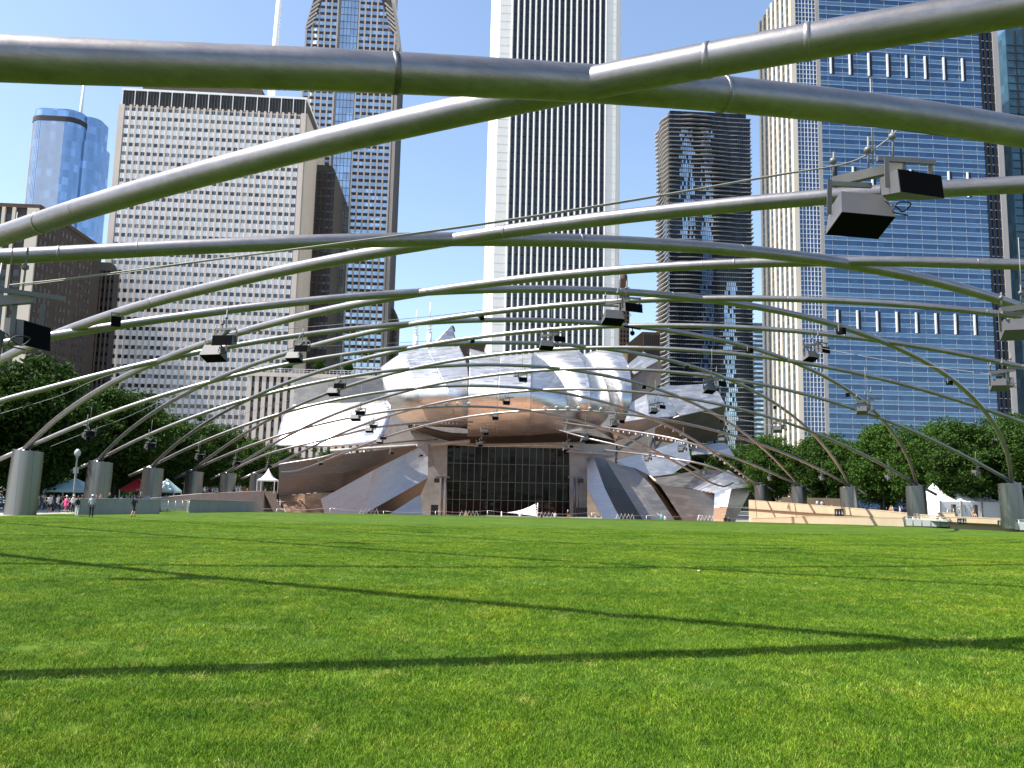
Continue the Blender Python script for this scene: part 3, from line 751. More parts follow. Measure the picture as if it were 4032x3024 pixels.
# left bulb of three gores and its upright fin
B0 = [(1502, 1444, 196), (1502, 1468, 191), (1508, 1505, 186), (1524, 1555, 182), (1540, 1605, 183), (1562, 1640, 186), (1604, 1670, 190)]
B1_ = [(1589, 1387, 198), (1606, 1428, 187), (1622, 1484, 179), (1645, 1545, 175), (1664, 1600, 176), (1682, 1645, 180), (1702, 1680, 186)]
B2_ = [(1681, 1374, 199), (1706, 1425, 187), (1736, 1484, 178), (1764, 1540, 173.5), (1783, 1600, 174.5), (1793, 1645, 179), (1801, 1684, 185)]
B3_ = [(1806, 1359, 201), (1832, 1415, 189), (1845, 1470, 181), (1844, 1540, 174.5), (1842, 1600, 175), (1841, 1645, 179), (1841, 1690, 185)]
def gore(a, b, bulge):
    rows = []
    for p, q in zip(a, b):
        m = tuple((p[i] + q[i]) / 2 for i in range(3))
        rows.append([p, (m[0], m[1] - (3 if p is a[0] else 0), m[2] - bulge), q])
    sheet('bulb_gore', rows, MAT['steel'])
gore(B0, B1_, 0.9); gore(B1_, B2_, -0.2); gore(B2_, B3_, 0.2)
sheet('bulb_fin', [[(1778, 1282, 203), (1784, 1284, 203)], [(1745, 1312, 200.5), (1790, 1318, 201.5)], [(1706, 1352, 199), (1802, 1360, 200)]], MAT['steel_soft'], 10, 10, 0.3)
sheet('bulb_fin', [[(1784, 1281, 202.5), (1790, 1290, 204)], [(1788, 1300, 203), (1793, 1306, 205)]], MAT['dark_metal'], 4, 4, 0.3)
# broad left wing
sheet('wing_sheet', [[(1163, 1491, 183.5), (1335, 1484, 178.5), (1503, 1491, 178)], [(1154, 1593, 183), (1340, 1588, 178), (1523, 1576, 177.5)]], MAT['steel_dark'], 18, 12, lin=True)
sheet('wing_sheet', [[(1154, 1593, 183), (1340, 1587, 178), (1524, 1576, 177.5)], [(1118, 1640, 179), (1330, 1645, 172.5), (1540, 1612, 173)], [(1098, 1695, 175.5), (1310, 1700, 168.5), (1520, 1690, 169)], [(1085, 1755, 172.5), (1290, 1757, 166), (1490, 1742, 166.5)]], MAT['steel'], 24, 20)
# soffit behind the visor
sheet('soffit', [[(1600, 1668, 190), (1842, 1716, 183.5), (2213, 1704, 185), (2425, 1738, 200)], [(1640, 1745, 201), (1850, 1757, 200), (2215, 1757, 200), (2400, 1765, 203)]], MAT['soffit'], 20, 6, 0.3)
# sheets to the right of the visor
sheet('fin_sheet', [[(2470, 1437, 200), (2533, 1384, 204)], [(2497, 1474, 197), (2593, 1420, 202)]], MAT['steel_soft'], 10, 8, lin=True)
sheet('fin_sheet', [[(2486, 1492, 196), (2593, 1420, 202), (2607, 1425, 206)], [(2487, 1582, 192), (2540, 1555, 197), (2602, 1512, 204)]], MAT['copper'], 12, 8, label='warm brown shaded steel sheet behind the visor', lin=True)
sheet('wing_sheet', [[(2486, 1584, 191), (2545, 1553, 191), (2600, 1524, 192)], [(2460, 1660, 189.5), (2560, 1645, 189), (2678, 1638, 190)], [(2425, 1738, 193), (2520, 1705, 192), (2632, 1660, 192)]], MAT['steel_soft'], 18, 16, lin=True)
sheet('wing_sheet', [[(2600, 1522, 197), (2785, 1511, 201)], [(2634, 1570, 193), (2830, 1545, 198)], [(2677, 1637, 188.5), (2857, 1596, 194)]], MAT['steel_soft'], 16, 12, lin=True)
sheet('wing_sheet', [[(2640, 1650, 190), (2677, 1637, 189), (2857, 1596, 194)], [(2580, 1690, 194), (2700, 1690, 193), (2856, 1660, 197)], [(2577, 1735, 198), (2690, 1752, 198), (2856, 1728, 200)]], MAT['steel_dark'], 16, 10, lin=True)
sheet('lower_sail', [[(2425, 1813, 188.6), (2565, 1774, 188.3), (2704, 1724, 189)], [(2555, 1878, 187), (2645, 1866, 186.6), (2722, 1818, 187.5)]], MAT['steel_soft'], 16, 12, lin=True)
sheet('lower_sail', [[(2722, 1758, 192), (2790, 1750, 192), (2854, 1740, 193)], [(2724, 1790, 189.5), (2806, 1786, 189.5), (2893, 1796, 191)]], MAT['steel_soft'], 14, 8, lin=True)
# lower right bulb
sheet('lower_bulb', [[(2553, 1879, 188), (2680, 1864, 187), (2765, 1848, 188), (2850, 1853, 190)], [(2597, 1908, 182), (2640, 1914, 181), (2690, 1920, 180), (2732, 1924, 180)]], MAT['steel_dark'], 18, 8, lin=True)
sheet('lower_bulb', [[(2728, 1925, 179), (2800, 1882, 182), (2868, 1850, 187)], [(2814, 1940, 175.5), (2880, 1925, 175), (2964, 1917, 183)], [(2811, 2000, 174.5), (2864, 1996, 173.5), (2928, 1985, 180.5)], [(2806, 2070, 175.5), (2846, 2070, 175), (2892, 2060, 179.5)]], MAT['steel'], 12, 15, lin=True)
sheet('skirt_sheet', [[(2597, 1908, 180.5), (2700, 1923, 178.5), (2816, 1938, 177)], [(2702, 2070, 178.5), (2750, 2070, 177.5), (2807, 2070, 176)]], MAT['steel_dark'], 14, 12, lin=True)
# fan of blades right of the stage
sheet('fan_blade', [[(2309, 1803, 190), (2336, 1797, 189)], [(2315, 1925, 185.5), (2380, 1920, 185)], [(2385, 2066, 181), (2452, 2066, 180.5)]], MAT['steel_soft'], 8, 16, lin=True)
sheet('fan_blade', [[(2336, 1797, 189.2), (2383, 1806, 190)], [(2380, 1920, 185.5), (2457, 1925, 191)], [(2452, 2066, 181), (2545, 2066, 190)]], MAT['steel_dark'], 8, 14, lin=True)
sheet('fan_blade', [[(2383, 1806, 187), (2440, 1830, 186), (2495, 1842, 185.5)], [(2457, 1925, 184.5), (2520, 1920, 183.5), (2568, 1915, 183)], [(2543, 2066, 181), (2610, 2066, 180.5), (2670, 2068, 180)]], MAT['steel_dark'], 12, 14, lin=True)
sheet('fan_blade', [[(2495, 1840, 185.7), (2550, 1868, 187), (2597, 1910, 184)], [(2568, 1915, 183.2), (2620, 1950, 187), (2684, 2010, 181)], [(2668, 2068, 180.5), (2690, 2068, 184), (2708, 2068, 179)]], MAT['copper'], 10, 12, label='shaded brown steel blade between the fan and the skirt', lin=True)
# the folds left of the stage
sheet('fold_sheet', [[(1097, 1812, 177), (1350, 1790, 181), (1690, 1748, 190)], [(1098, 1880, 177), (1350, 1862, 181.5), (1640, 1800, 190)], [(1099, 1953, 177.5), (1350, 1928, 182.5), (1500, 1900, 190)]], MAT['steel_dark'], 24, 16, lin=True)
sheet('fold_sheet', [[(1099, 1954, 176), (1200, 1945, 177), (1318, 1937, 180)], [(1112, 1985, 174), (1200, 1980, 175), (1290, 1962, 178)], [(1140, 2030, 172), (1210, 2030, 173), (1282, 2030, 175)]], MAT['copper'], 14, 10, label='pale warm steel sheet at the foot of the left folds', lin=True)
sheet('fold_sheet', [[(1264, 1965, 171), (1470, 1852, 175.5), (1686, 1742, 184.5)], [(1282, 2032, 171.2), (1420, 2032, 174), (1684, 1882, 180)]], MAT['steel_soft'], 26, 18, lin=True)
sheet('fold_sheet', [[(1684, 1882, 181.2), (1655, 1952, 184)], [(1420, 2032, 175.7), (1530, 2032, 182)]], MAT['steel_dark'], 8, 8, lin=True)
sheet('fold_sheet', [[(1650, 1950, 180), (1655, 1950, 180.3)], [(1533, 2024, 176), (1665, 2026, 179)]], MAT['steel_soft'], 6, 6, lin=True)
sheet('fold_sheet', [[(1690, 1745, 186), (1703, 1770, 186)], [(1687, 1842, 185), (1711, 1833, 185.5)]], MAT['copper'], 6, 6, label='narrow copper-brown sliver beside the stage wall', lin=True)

# concrete stage walls either side of the glass
def slab(name, pts, y0, y1, mat, parent=None):
    """prism from photo outline at distance y0, running back to y1"""
    P = [at(px, py, y0) - SH_O for px, py in pts]
    n = len(P)
    Q = [p + Vector((0, y1 - y0, 0)) for p in P]
    mb = MB()
    mb.add(P + Q, [tuple(range(n))[::-1], tuple(range(n, 2 * n))] + [(i, (i + 1) % n, n + (i + 1) % n, n + i) for i in range(n)])
    return mb.build(name, mat, parent if parent else shell)
slab('stage_wall', [(1625, 1700), (1762, 1722), (1758, 2032), (1640, 2034), (1640, 1960)], 194, 199, MAT['shell_concrete'])
slab('stage_wall', [(2242, 1745), (2420, 1752), (2424, 1800), (2312, 1810), (2312, 2036), (2245, 2036)], 194, 199, MAT['shell_concrete'])
mb = MB()          # back wall of the shell
a, b_ = at(1480, 1560, 216) - SH_O, at(2660, 2040, 216) - SH_O
mb.box(a.x, b_.x, a.y, a.y + 3, b_.z, a.z)
mb.build('back_wall', MAT['shell_concrete'], shell)
mb = MB()
c1, c2 = at(1700, 1752, 195) - SH_O, at(2300, 2036, 195) - SH_O
mb.box(c1.x, c2.x, 0.2, 6, c1.z, c1.z + 3.0)
mb.build('lintel', MAT['shell_concrete'], shell)

# glazed stage doors: frame, mullions and single panes with a slight wave
g0, g1 = at(1762, 1752, 195.4) - SH_O, at(2242, 2036, 195.4) - SH_O
glz = put('glass_doors', None, shell)
NXP, NZP = 18, 4
hs = [0, 0.22, 0.48, 0.74, 1.0]
wp = (g1.x - g0.x) / NXP
hz = g0.z - g1.z
panes = {}
rg = random.Random(4)
for j in range(NZP):
    z0, z1 = g1.z + hz * hs[j], g1.z + hz * hs[j + 1]
    mb = MB()
    w, h = wp - 0.16, z1 - z0 - 0.14
    mb.box(-w / 2, w / 2, -0.02, 0.02, -h / 2, h / 2)
    panes[j] = mb.mesh('pane', MAT['stage_glass'])
    for i in range(NXP):
        o = put('pane', panes[j], glz, (g0.x + wp * (i + .5), 0.42, (z0 + z1) / 2))
        o.rotation_euler = (rg.uniform(-0.012, 0.012), 0, rg.uniform(-0.012, 0.012))
mb = MB()
mb.box(-0.055, 0.055, -0.12, 0.12, -hz / 2, hz / 2)
mu = mb.mesh('mullion', MAT['mullion'])
for i in range(NXP + 1):
    put('mullion', mu, glz, (g0.x + wp * i, 0.36, (g0.z + g1.z) / 2))
mb = MB()
mb.box(-(g1.x - g0.x) / 2, (g1.x - g0.x) / 2, -0.08, 0.08, -0.05, 0.05)
mu = mb.mesh('transom', MAT['mullion'])
for j in range(NZP + 1):
    put('transom', mu, glz, ((g0.x + g1.x) / 2, 0.40, g1.z + hz * hs[j]))
mb = MB()
mb.box(g0.x, g1.x, 5.5, 5.7, g1.z, g0.z)
mb.build('stage_back', MAT['dark_metal'], shell)
# diagonal truss braces seen beside the visor
mb = MB()
for a, b_ in (((2400, 1790, 196), (2535, 1712, 198)), ((2430, 1755, 197), (2425, 1830, 196)), ((2560, 1765, 198), (2575, 1715, 200)), ((2575, 1715, 200), (2580, 1765, 198)), ((2580, 1765, 198), (2603, 1738, 200)), ((1360, 1765, 192), (1400, 1805, 190)), ((1430, 1762, 192), (1440, 1800, 190))):
    mb = MB()
    mb.tube([at(*a) - SH_O, at(*b_) - SH_O], 0.28, 8)
    mb.build('strut', MAT['pipe'], shell)
for a, b_ in (((1300, 1775, 188), (1850, 1742, 192)), ((2230, 1775, 192), (2420, 1792, 192)), ((1640, 1755, 188), (1850, 1735, 186))):
    mb = MB()
    mb.tube([at(*a) - SH_O, at(*b_) - SH_O], 0.35, 8)
    mb.build('beam', MAT['shell_concrete'], shell)
# stage-side speaker masts
for px, s in ((1738, -1), (2262, 1)):
    t = thing('speaker_mast', 'slim mast with a cross arm beside the %s stage wall' % ('folded steel' if s < 0 else 'fan-bladed'), 'mast', at(px, 2036, 190))
    H = (at(px, 1880, 190) - at(px, 2036, 190)).z
    mb = MB(); mb.tube([(0, 0, 0), (0, 0, H)], 0.28, 8); mb.tube([(0.9, 0, 0), (0.9, 0, H)], 0.12, 6); mb.build('mast', MAT['pipe'], t)
    mb = MB(); mb.box(-1.6, 1.6, -.15, .15, H - 0.1, H + 0.25); mb.build('arm', MAT['mullion'], t)
    mb = MB(); mb.box(s * 1.3 - .6, s * 1.3 + .6, -.5, .5, H - 1.2, H - 0.2); mb.build('speaker_box', MAT['dark_metal'], t)
for px, w, h in ((1710, 1.6, 2.6), (2290, 2.4, 2.0)):
    p = at(px, 2034, 189)
    mb = MB(); mb.box(-w / 2, w / 2, -.6, .6, 0, h); mb.box(-w / 2 + .08, w / 2 - .08, -.64, -.6, .08, h - .08)
    o = mb.build('stage_speaker', MAT['dark_metal']); o.location = p
    tag(o, 'black box loudspeaker standing at the foot of the %s stage wall' % ('folded steel' if px < 2000 else 'fan-bladed'), 'loudspeaker')
# ------------------------------------------------------------------ towers behind the park
def mat_stone(name, col, var=0.10, vs=0.15, rough=0.85, bh=1.5):
    m, nt, b = base_mat(name)
    vec = coords(nt, 'World')
    f = noise_tex(nt, vec, vs, 6, 0.65)
    f2 = noise_tex(nt, coords(nt, 'World', scale=(1, 1, 0.12)), 0.6, 4, 0.6)
    c = ramp(nt, mixc(nt, 0.5, f, f2), [(0.3, tuple(x * (1 - var) for x in col)), (0.7, tuple(min(1, x * (1 + var)) for x in col))])
    nt.links.new(c, b.inputs['Base Color'])
    setin(b, rough=rough, spec=0.3)
    return m
def mat_tower_glass(name, col, rough=0.12, var=0.5, cell=(3.0, 3.0, 4.0), metal=0.0, spec=0.8):
    """glazing whose panes differ a little in tone and flatness"""
    m, nt, b = base_mat(name)
    vec = coords(nt, 'World', scale=tuple(1 / c for c in cell))
    fl = nt.nodes.new('ShaderNodeVectorMath'); fl.operation = 'FLOOR'
    nt.links.new(vec, fl.inputs[0])
    wn_ = nt.nodes.new('ShaderNodeTexWhiteNoise'); wn_.noise_dimensions = '3D'
    nt.links.new(fl.outputs[0], wn_.inputs['Vector'])
    c = ramp(nt, wn_.outputs['Value'], [(0.0, tuple(x * (1 - var) for x in col)), (0.8, col), (1.0, tuple(min(1, x * (1 + var * 1.6)) for x in col))])
    nt.links.new(c, b.inputs['Base Color'])
    setin(b, rough=rough, spec=spec, metal=metal)
    bump(nt, b, noise_tex(nt, coords(nt, 'World'), 0.25, 2, 0.5), 0.08, 0.5)
    return m
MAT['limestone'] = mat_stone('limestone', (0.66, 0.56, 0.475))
MAT['alu_panel'] = plain('aluminium_panel', (0.86, 0.85, 0.84), 0.45, metal=0.0, var=0.08, vscale=0.3)
MAT['dark_pane'] = mat_tower_glass('dark_pane', (0.045, 0.060, 0.070), 0.15, 0.6, (2.9, 3, 4.3))
MAT['pale_pane'] = mat_tower_glass('blind_pane', (0.20, 0.25, 0.25), 0.3, 0.3)
MAT['white_granite'] = mat_stone('white_granite', (0.80, 0.78, 0.73), 0.06)
MAT['black_pane'] = mat_tower_glass('black_pane', (0.008, 0.010, 0.016), 0.15, 0.6, (1.5, 3, 3.9))
MAT['grey_granite'] = mat_stone('grey_granite', (0.36, 0.335, 0.315), 0.12)
MAT['dark_granite'] = mat_stone('dark_granite', (0.055, 0.050, 0.048), 0.2)
MAT['sky_pane'] = mat_tower_glass('sky_pane', (0.46, 0.55, 0.62), 0.06, 0.25, (3.1, 3, 4.1), metal=0.9)
MAT['blue_glass'] = mat_tower_glass('blue_glass', (0.040, 0.095, 0.20), 0.12, 0.14, (3.0, 3.0, 4.2), metal=0.3)
MAT['blue_spandrel'] = mat_tower_glass('blue_spandrel', (0.11, 0.21, 0.33), 0.25, 0.10, (1.5, 3.0, 4.2), metal=0.3)
MAT['white_metal'] = plain('white_metal', (0.75, 0.76, 0.77), 0.4, var=0.05)
MAT['line_white'] = plain('line_white', (0.42, 0.52, 0.60), 0.4, var=0.05)
MAT['alu_grey'] = plain('grey_aluminium', (0.40, 0.44, 0.48), 0.45, var=0.05)
MAT['cream_stone'] = mat_stone('cream_stone', (0.66, 0.58, 0.47), 0.06)
MAT['aqua_slab'] = mat_stone('balcony_concrete', (0.34, 0.33, 0.32), 0.08)
MAT['aqua_glass'] = mat_tower_glass('aqua_glass', (0.012, 0.018, 0.028), 0.12, 0.7, (1.5, 3, 3.2), spec=0.35)
MAT['trump_glass'] = mat_tower_glass('mirror_blue', (0.30, 0.42, 0.58), 0.10, 0.18, (5, 5, 7.5), metal=0.8)
MAT['brown_brick'] = mat_stone('brown_brick', (0.085, 0.055, 0.04), 0.15)
MAT['old_dark'] = mat_stone('old_dark_shade_stone', (0.060, 0.047, 0.040), 0.2)  # colour deepened to stand for shade on the old block's flank
MAT['teal_glass'] = mat_tower_glass('teal_glass', (0.04, 0.10, 0.13), 0.15, 0.3, (3, 3, 4), metal=0.3)
MAT['black'] = plain('black_void', (0.008, 0.008, 0.009), 0.7, var=0.1)
ZB = -9.0

def bigbox(name, x0, x1, y0, y1, z0, z1, mat, parent):
    mb = MB(); mb.box(x0, x1, y0, y1, z0, z1)
    return mb.build(name, mat, parent)

# ---- limestone-ribbed office slab with chequer of small windows
def prudential():
    Y, X0, X1, Z1, D = 370, -158.5, -73.8, 180.0, 46
    t = thing('office_slab', 'pale limestone office slab with a chequer of small windows and a roof mast', 'tower', ((X0 + X1) / 2, Y, ZB))
    L = lambda x: x - (X0 + X1) / 2
    H = Z1 - ZB
    bigbox('wall', L(X0) + .3, L(X1) - .6, 1.0, D, 0, H - 8.2, MAT['limestone'], t)
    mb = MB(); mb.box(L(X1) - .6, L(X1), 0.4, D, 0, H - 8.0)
    mb.build('side_wall', mat_stone('shaded_limestone', (0.40, 0.36, 0.31), 0.1), t)  # flank limestone coloured darker to stand for its shade
    bigbox('corner_pier', L(X0), L(X0) + 2.6, 0, 1.4, 0, H - 8.0, MAT['limestone'], t)
    bigbox('corner_pier', L(X1) - 2.8, L(X1) - 0.6, 0, 1.4, 0, H - 8.0, MAT['limestone'], t)
    NC = 29
    a, b_ = L(X0) + 2.6, L(X1) - 2.8
    st = (b_ - a) / NC
    mb = MB(); mb.box(-0.46, 0.46, -0.28, 0.6, 0, H - 8.0)
    pm = mb.mesh('pier', MAT['limestone'])
    for i in range(1, NC):
        put('pier', pm, t, (a + st * i, 0.3, 0))
    fh = 4.22
    NR = int((H - 10) / fh)
    # spandrel panels: one strip per bay
    mb = MB()
    for r in range(NR):
        z = H - 9.2 - fh * r
        mb.box(-st / 2 + .42, st / 2 - .42, 0.22, 0.95, z - fh + 0.06, z - 1.72)
    sm = mb.mesh('spandrel_strip', MAT['alu_panel'])
    for i in range(NC):
        put('spandrel_strip', sm, t, (a + st * (i + .5), 0, 0))
    mb = MB(); w = st / 2 - .60
    mb.box(-w, w, 0.42, 0.98, -1.64, -0.04); mb.box(-w, w, 0.30, 0.9, -1.72, -1.64, 1); mb.box(-.04, .04, .36, .9, -1.64, -0.04, 1)
    wm = [mb.mesh('window', [MAT['dark_pane'], MAT['alu_panel']])]
    mb2 = MB(); mb2.v, mb2.f, mb2.m, mb2.s = mb.v, mb.f, mb.m, mb.s
    wm.append(mb2.mesh('window', [MAT['pale_pane'], MAT['alu_panel']]))
    rg = random.Random(11)
    rest = MB()
    k = 0
    for r in range(NR):
        z = H - 9.2 - fh * r
        for i in range(NC):
            pale = rg.random() < (0.42 if r < 18 else 0.22)
            x = a + st * (i + .5)
            if k < 290 and (r + i) % 2 == 0 and r < 22:
                put('window', wm[1 if pale else 0], t, (x, 0, z)); k += 1
            else:
                rest.add([(v[0] + x, v[1], v[2] + z) for v in mb.v], mb.f[:6], 1 if pale else 0)
    tag(rest.build('windows', [MAT['dark_pane'], MAT['pale_pane']], t), kind='stuff')
    # dark louvred top storey
    bigbox('louvre_storey', L(X0) + 1.0, L(X1) - 1.0, 0.9, D, H - 8.2, H - 1.0, MAT['dark_granite'], t)
    mb = MB(); mb.box(-0.16, 0.16, -.3, .3, 0, 7.2)
    mm = mb.mesh('louvre_mullion', MAT['alu_panel'])
    mb = MB(); mb.box(-0.05, 0.05, -.2, .2, 0, 7.2)
    m2 = mb.mesh('louvre_bar', MAT['mullion'])
    for i in range(16):
        put('louvre_mullion', mm, t, (L(X0) + 1.2 + (X1 - X0 - 2.4) * i / 15, 0.7, H - 8.2))
        if i < 15:
            for q in (.25, .5, .75):
                put('louvre_bar', m2, t, (L(X0) + 1.2 + (X1 - X0 - 2.4) * (i + q) / 15, 0.8, H - 8.2))
    bigbox('parapet', L(X0) + .6, L(X1) - .6, 0.5, D + .2, H - 1.0, H, MAT['alu_panel'], t)
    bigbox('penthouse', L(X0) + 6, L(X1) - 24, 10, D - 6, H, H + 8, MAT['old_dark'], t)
    mb = MB()
    p = at(1066, 372, 384)
    mb.tube([(L(p.x), 14, H), (L(p.x) + .4, 14, H + 14), (L(p.x) + 2.0, 14, H + 95)], [2.2, 1.6, 1.1], 12)
    mb.build('mast', MAT['white_metal'], t)
    mb = MB()
    for s in (0.6, 1.5):
        mb.bar((L(p.x), 14, H + 4), (L(p.x) + 8 * s, 14, H), .2, .2)
    mb.build('mast_brace', MAT['white_metal'], t)
prudential()

# ---- low ribbed annex with a roof terrace
def annex():
    Y = 338
    a, b_ = at(985, 1480, Y), at(1560, 1490, Y)
    H = a.z - ZB
    W = b_.x - a.x
    t = thing('annex_block', 'low ribbed stone annex with dark window strips and a railed roof terrace', 'building', (a.x, Y, ZB))
    bigbox('wall', 0.3, W, 0.9, 28, 0, H, MAT['dark_granite'], t)
    st = 2.85
    n = int(W / st)
    mb = MB(); mb.box(-0.78, 0.78, -0.4, 1.0, 0, H)
    pm = mb.mesh('pier', MAT['limestone'])
    for i in range(n + 1):
        put('pier', pm, t, (st * i, 0, 0))
    mb = MB(); mb.box(-0.6, 0.6, 0.7, 1.0, 1.5, 3.9)
    wm = mb.mesh('window', MAT['dark_pane'])
    K = int(H / 4)
    for k in range(max(0, K - 9), K):
        for i in range(n):
            put('window', wm, t, (st * (i + .5), 0, 4 * k))
    bigbox('cornice', -1, W, -0.6, 1.2, H, H + 1.6, MAT['limestone'], t)
    mb = MB()
    mb.box(-1, W, 0.0, 0.08, H + 3.3, H + 3.45)
    mb.box(-1, W, 0.0, 0.06, H + 2.5, H + 2.58)
    for i in range(int(W / 1.5)):
        mb.box(i * 1.5 - .05, i * 1.5 + .05, 0, .08, H + 1.6, H + 3.4)
    mb.build('railing', MAT['alu_panel'], t)
    mb = MB()
    for i in range(4):
        x = 42 + i * 3.2
        mb.box(x - .08, x + .08, 4, 4.2, H + 1.6, H + 5.2); mb.box(x - 1.5, x + 1.5, 3, 6, H + 5.2, H + 5.5)
    mb.build('terrace_parasols', MAT['white_metal'], t)
annex()

# ---- granite tower with a mirrored centre strip and a chevron crown
def two_pru():
    Y, X0, X1 = 430, -89.5, -40.0
    t = thing('chevron_tower', 'brown-grey granite tower with blue mirrored centre strip and chevron crown', 'tower', (X0, Y, ZB))
    W = X1 - X0
    H = 300 - ZB
    zs = 250 - ZB
    mb = MB()       # body with chamfered, stepped shoulders
    prof = [(0, 0), (W, 0), (W, zs), (W, zs + 8), (W - 4, zs + 30), (W - 4, H), (5, H), (5, zs + 24), (0, zs)]
    n = len(prof)
    mb.add([(x, 1.0, z) for x, z in prof] + [(x, 40, z) for x, z in prof], [tuple(range(n)), tuple(range(n, 2 * n))[::-1]] + [(i, i + n, (i + 1) % n + n, (i + 1) % n) for i in range(n)])
    mb.build('wall', MAT['grey_granite'], t)
    g0, g1 = 18.5, 28.0
    mb = MB(); mb.box(g0, g1, 0.3, 1.2, 0, H - 6)
    mb.build('glass_strip', MAT['sky_pane'], t)
    mb = MB(); mb.box(-.09, .09, 0.15, .4, 0, H - 6); mm = mb.mesh('strip_mullion', MAT['dark_granite'])
    for i in range(6):
        put('strip_mullion', mm, t, (g0 + (g1 - g0) * i / 5, 0, 0))
    mb = MB(); mb.box(g0, g1, 0.17, .38, -.1, .1); mm = mb.mesh('strip_transom', MAT['dark_granite'])
    for k in range(int(H / 4.1)):
        put('strip_transom', mm, t, (0, 0, 4.1 * k))
    mb = MB(); mb.box(-0.42, 0.42, 0.2, 1.1, 0, zs - 1); pm = mb.mesh('pier', MAT['grey_granite'])
    mb = MB(); mb.box(-0.42, 0.42, 0.2, 1.1, 0, H - 2); pm2 = mb.mesh('pier', MAT['grey_granite'])
    cols = [(0.5 + i * 3.3) for i in range(6)] + [28.6 + i * 3.3 for i in range(7)]
    for x in cols:
        put('pier', pm2 if 8 < x < W - 8 else pm, t, (x, 0, 0))
    bays = [(cols[i] + cols[i + 1]) / 2 for i in list(range(5)) + list(range(6, 12))]
    mb = MB(); mb.box(-1.22, 1.22, 0.75, 1.05, 0.25, 2.35)
    wm = mb.mesh('window', MAT['sky_pane'])
    rest = MB(); dark = MB()
    k = 0
    rg = random.Random(5)
    for r in range(int(H / 3.75)):
        z = 3.75 * r + 1
        for x in bays:
            if z > zs - 4 and not (3 + (z - zs) * .36 < x < W - 3 - (z - zs - 4) * .36): continue
            dark.box(x - 1.24, x + 1.24, 0.78, 1.02, z + 2.4, z + 3.95)
            if k < 290 and z > 55:
                o = put('window', wm, t, (x, 0, z)); k += 1
            else:
                rest.box(x - 1.22, x + 1.22, 0.75, 1.05, z + .25, z + 2.35)
    tag(rest.build('windows', MAT['sky_pane'], t), kind='stuff')
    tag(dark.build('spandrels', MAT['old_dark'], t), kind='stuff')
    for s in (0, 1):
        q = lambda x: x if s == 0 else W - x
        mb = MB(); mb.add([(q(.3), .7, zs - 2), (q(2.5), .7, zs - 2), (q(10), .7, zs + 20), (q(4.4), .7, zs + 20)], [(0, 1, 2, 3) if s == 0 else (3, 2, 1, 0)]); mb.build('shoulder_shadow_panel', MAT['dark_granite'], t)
    # raking granite louvres of the crown shoulders
    for s in (0, 1):
        for q in range(6):
            z = zs - 2 + q * 2.7
            x = q * 2.7 * 5 / 24 if s == 0 else W - q * 2.7 * 5 / 24
            mb = MB()
            mb.bar((x, 0.3, z), (x + (4.5 if s == 0 else -4.5), 0.3, z + 4.2), 0.5, 0.8)
            mb.build('crown_louvre', MAT['grey_granite'], t)
    mb = MB(); mb.box(W, W + 1.4, 0.6, 40, 0, zs - 8)
    mb.build('side_bay', MAT['dark_granite'], t)
    mb = MB(); mb.box(-0.18, 0.18, -.1, .7, 0, zs - 8); pm = mb.mesh('side_rib', MAT['grey_granite'])
    for i in range(3):
        put('side_rib', pm, t, (W + .3 + i * .5, 0, 0))
two_pru()

# ---- dark ribbed blocks
def dark_block(px0, px1, pytop, Y, D, label, ribs, mat='dark_granite', ribmat='old_dark'):
    a, b_ = at(px0, pytop, Y), at(px1, pytop, Y)
    t = thing('dark_block', label, 'building', (a.x, Y, ZB))
    W, H = b_.x - a.x, a.z - ZB
    mb = MB()
    c = 2.0
    prof = [(0, 0), (W, 0), (W, H - 2 * c), (W - c, H), (0, H)]
    n = len(prof)
    mb.add([(x, .6, z) for x, z in prof] + [(x, D, z) for x, z in prof], [tuple(range(n)), tuple(range(n, 2 * n))[::-1]] + [(i, i + n, (i + 1) % n + n, (i + 1) % n) for i in range(n)])
    mb.build('wall', MAT[mat], t)
    mb = MB(); mb.box(-.35, .35, 0, .8, 0, H - 4.2); pm = mb.mesh('rib', MAT[ribmat])
    for i in range(ribs):
        put('rib', pm, t, (W * (i + .3) / ribs, 0, 0))
    mb = MB()
    for k in range(int(H / 4)):
        mb.box(0.1, W - .1, .3, .62, 4 * k, 4 * k + 1.2)
    tag(mb.build('window_bands', MAT['black_pane'], t), kind='stuff')
    return t
dark_block(1205, 1322, 645, 400, 30, 'black ribbed block between the pale slab and the chevron tower', 6)
dark_block(1515, 1566, 1213, 452, 20, 'small black block with clipped corner beside the chevron tower', 4)

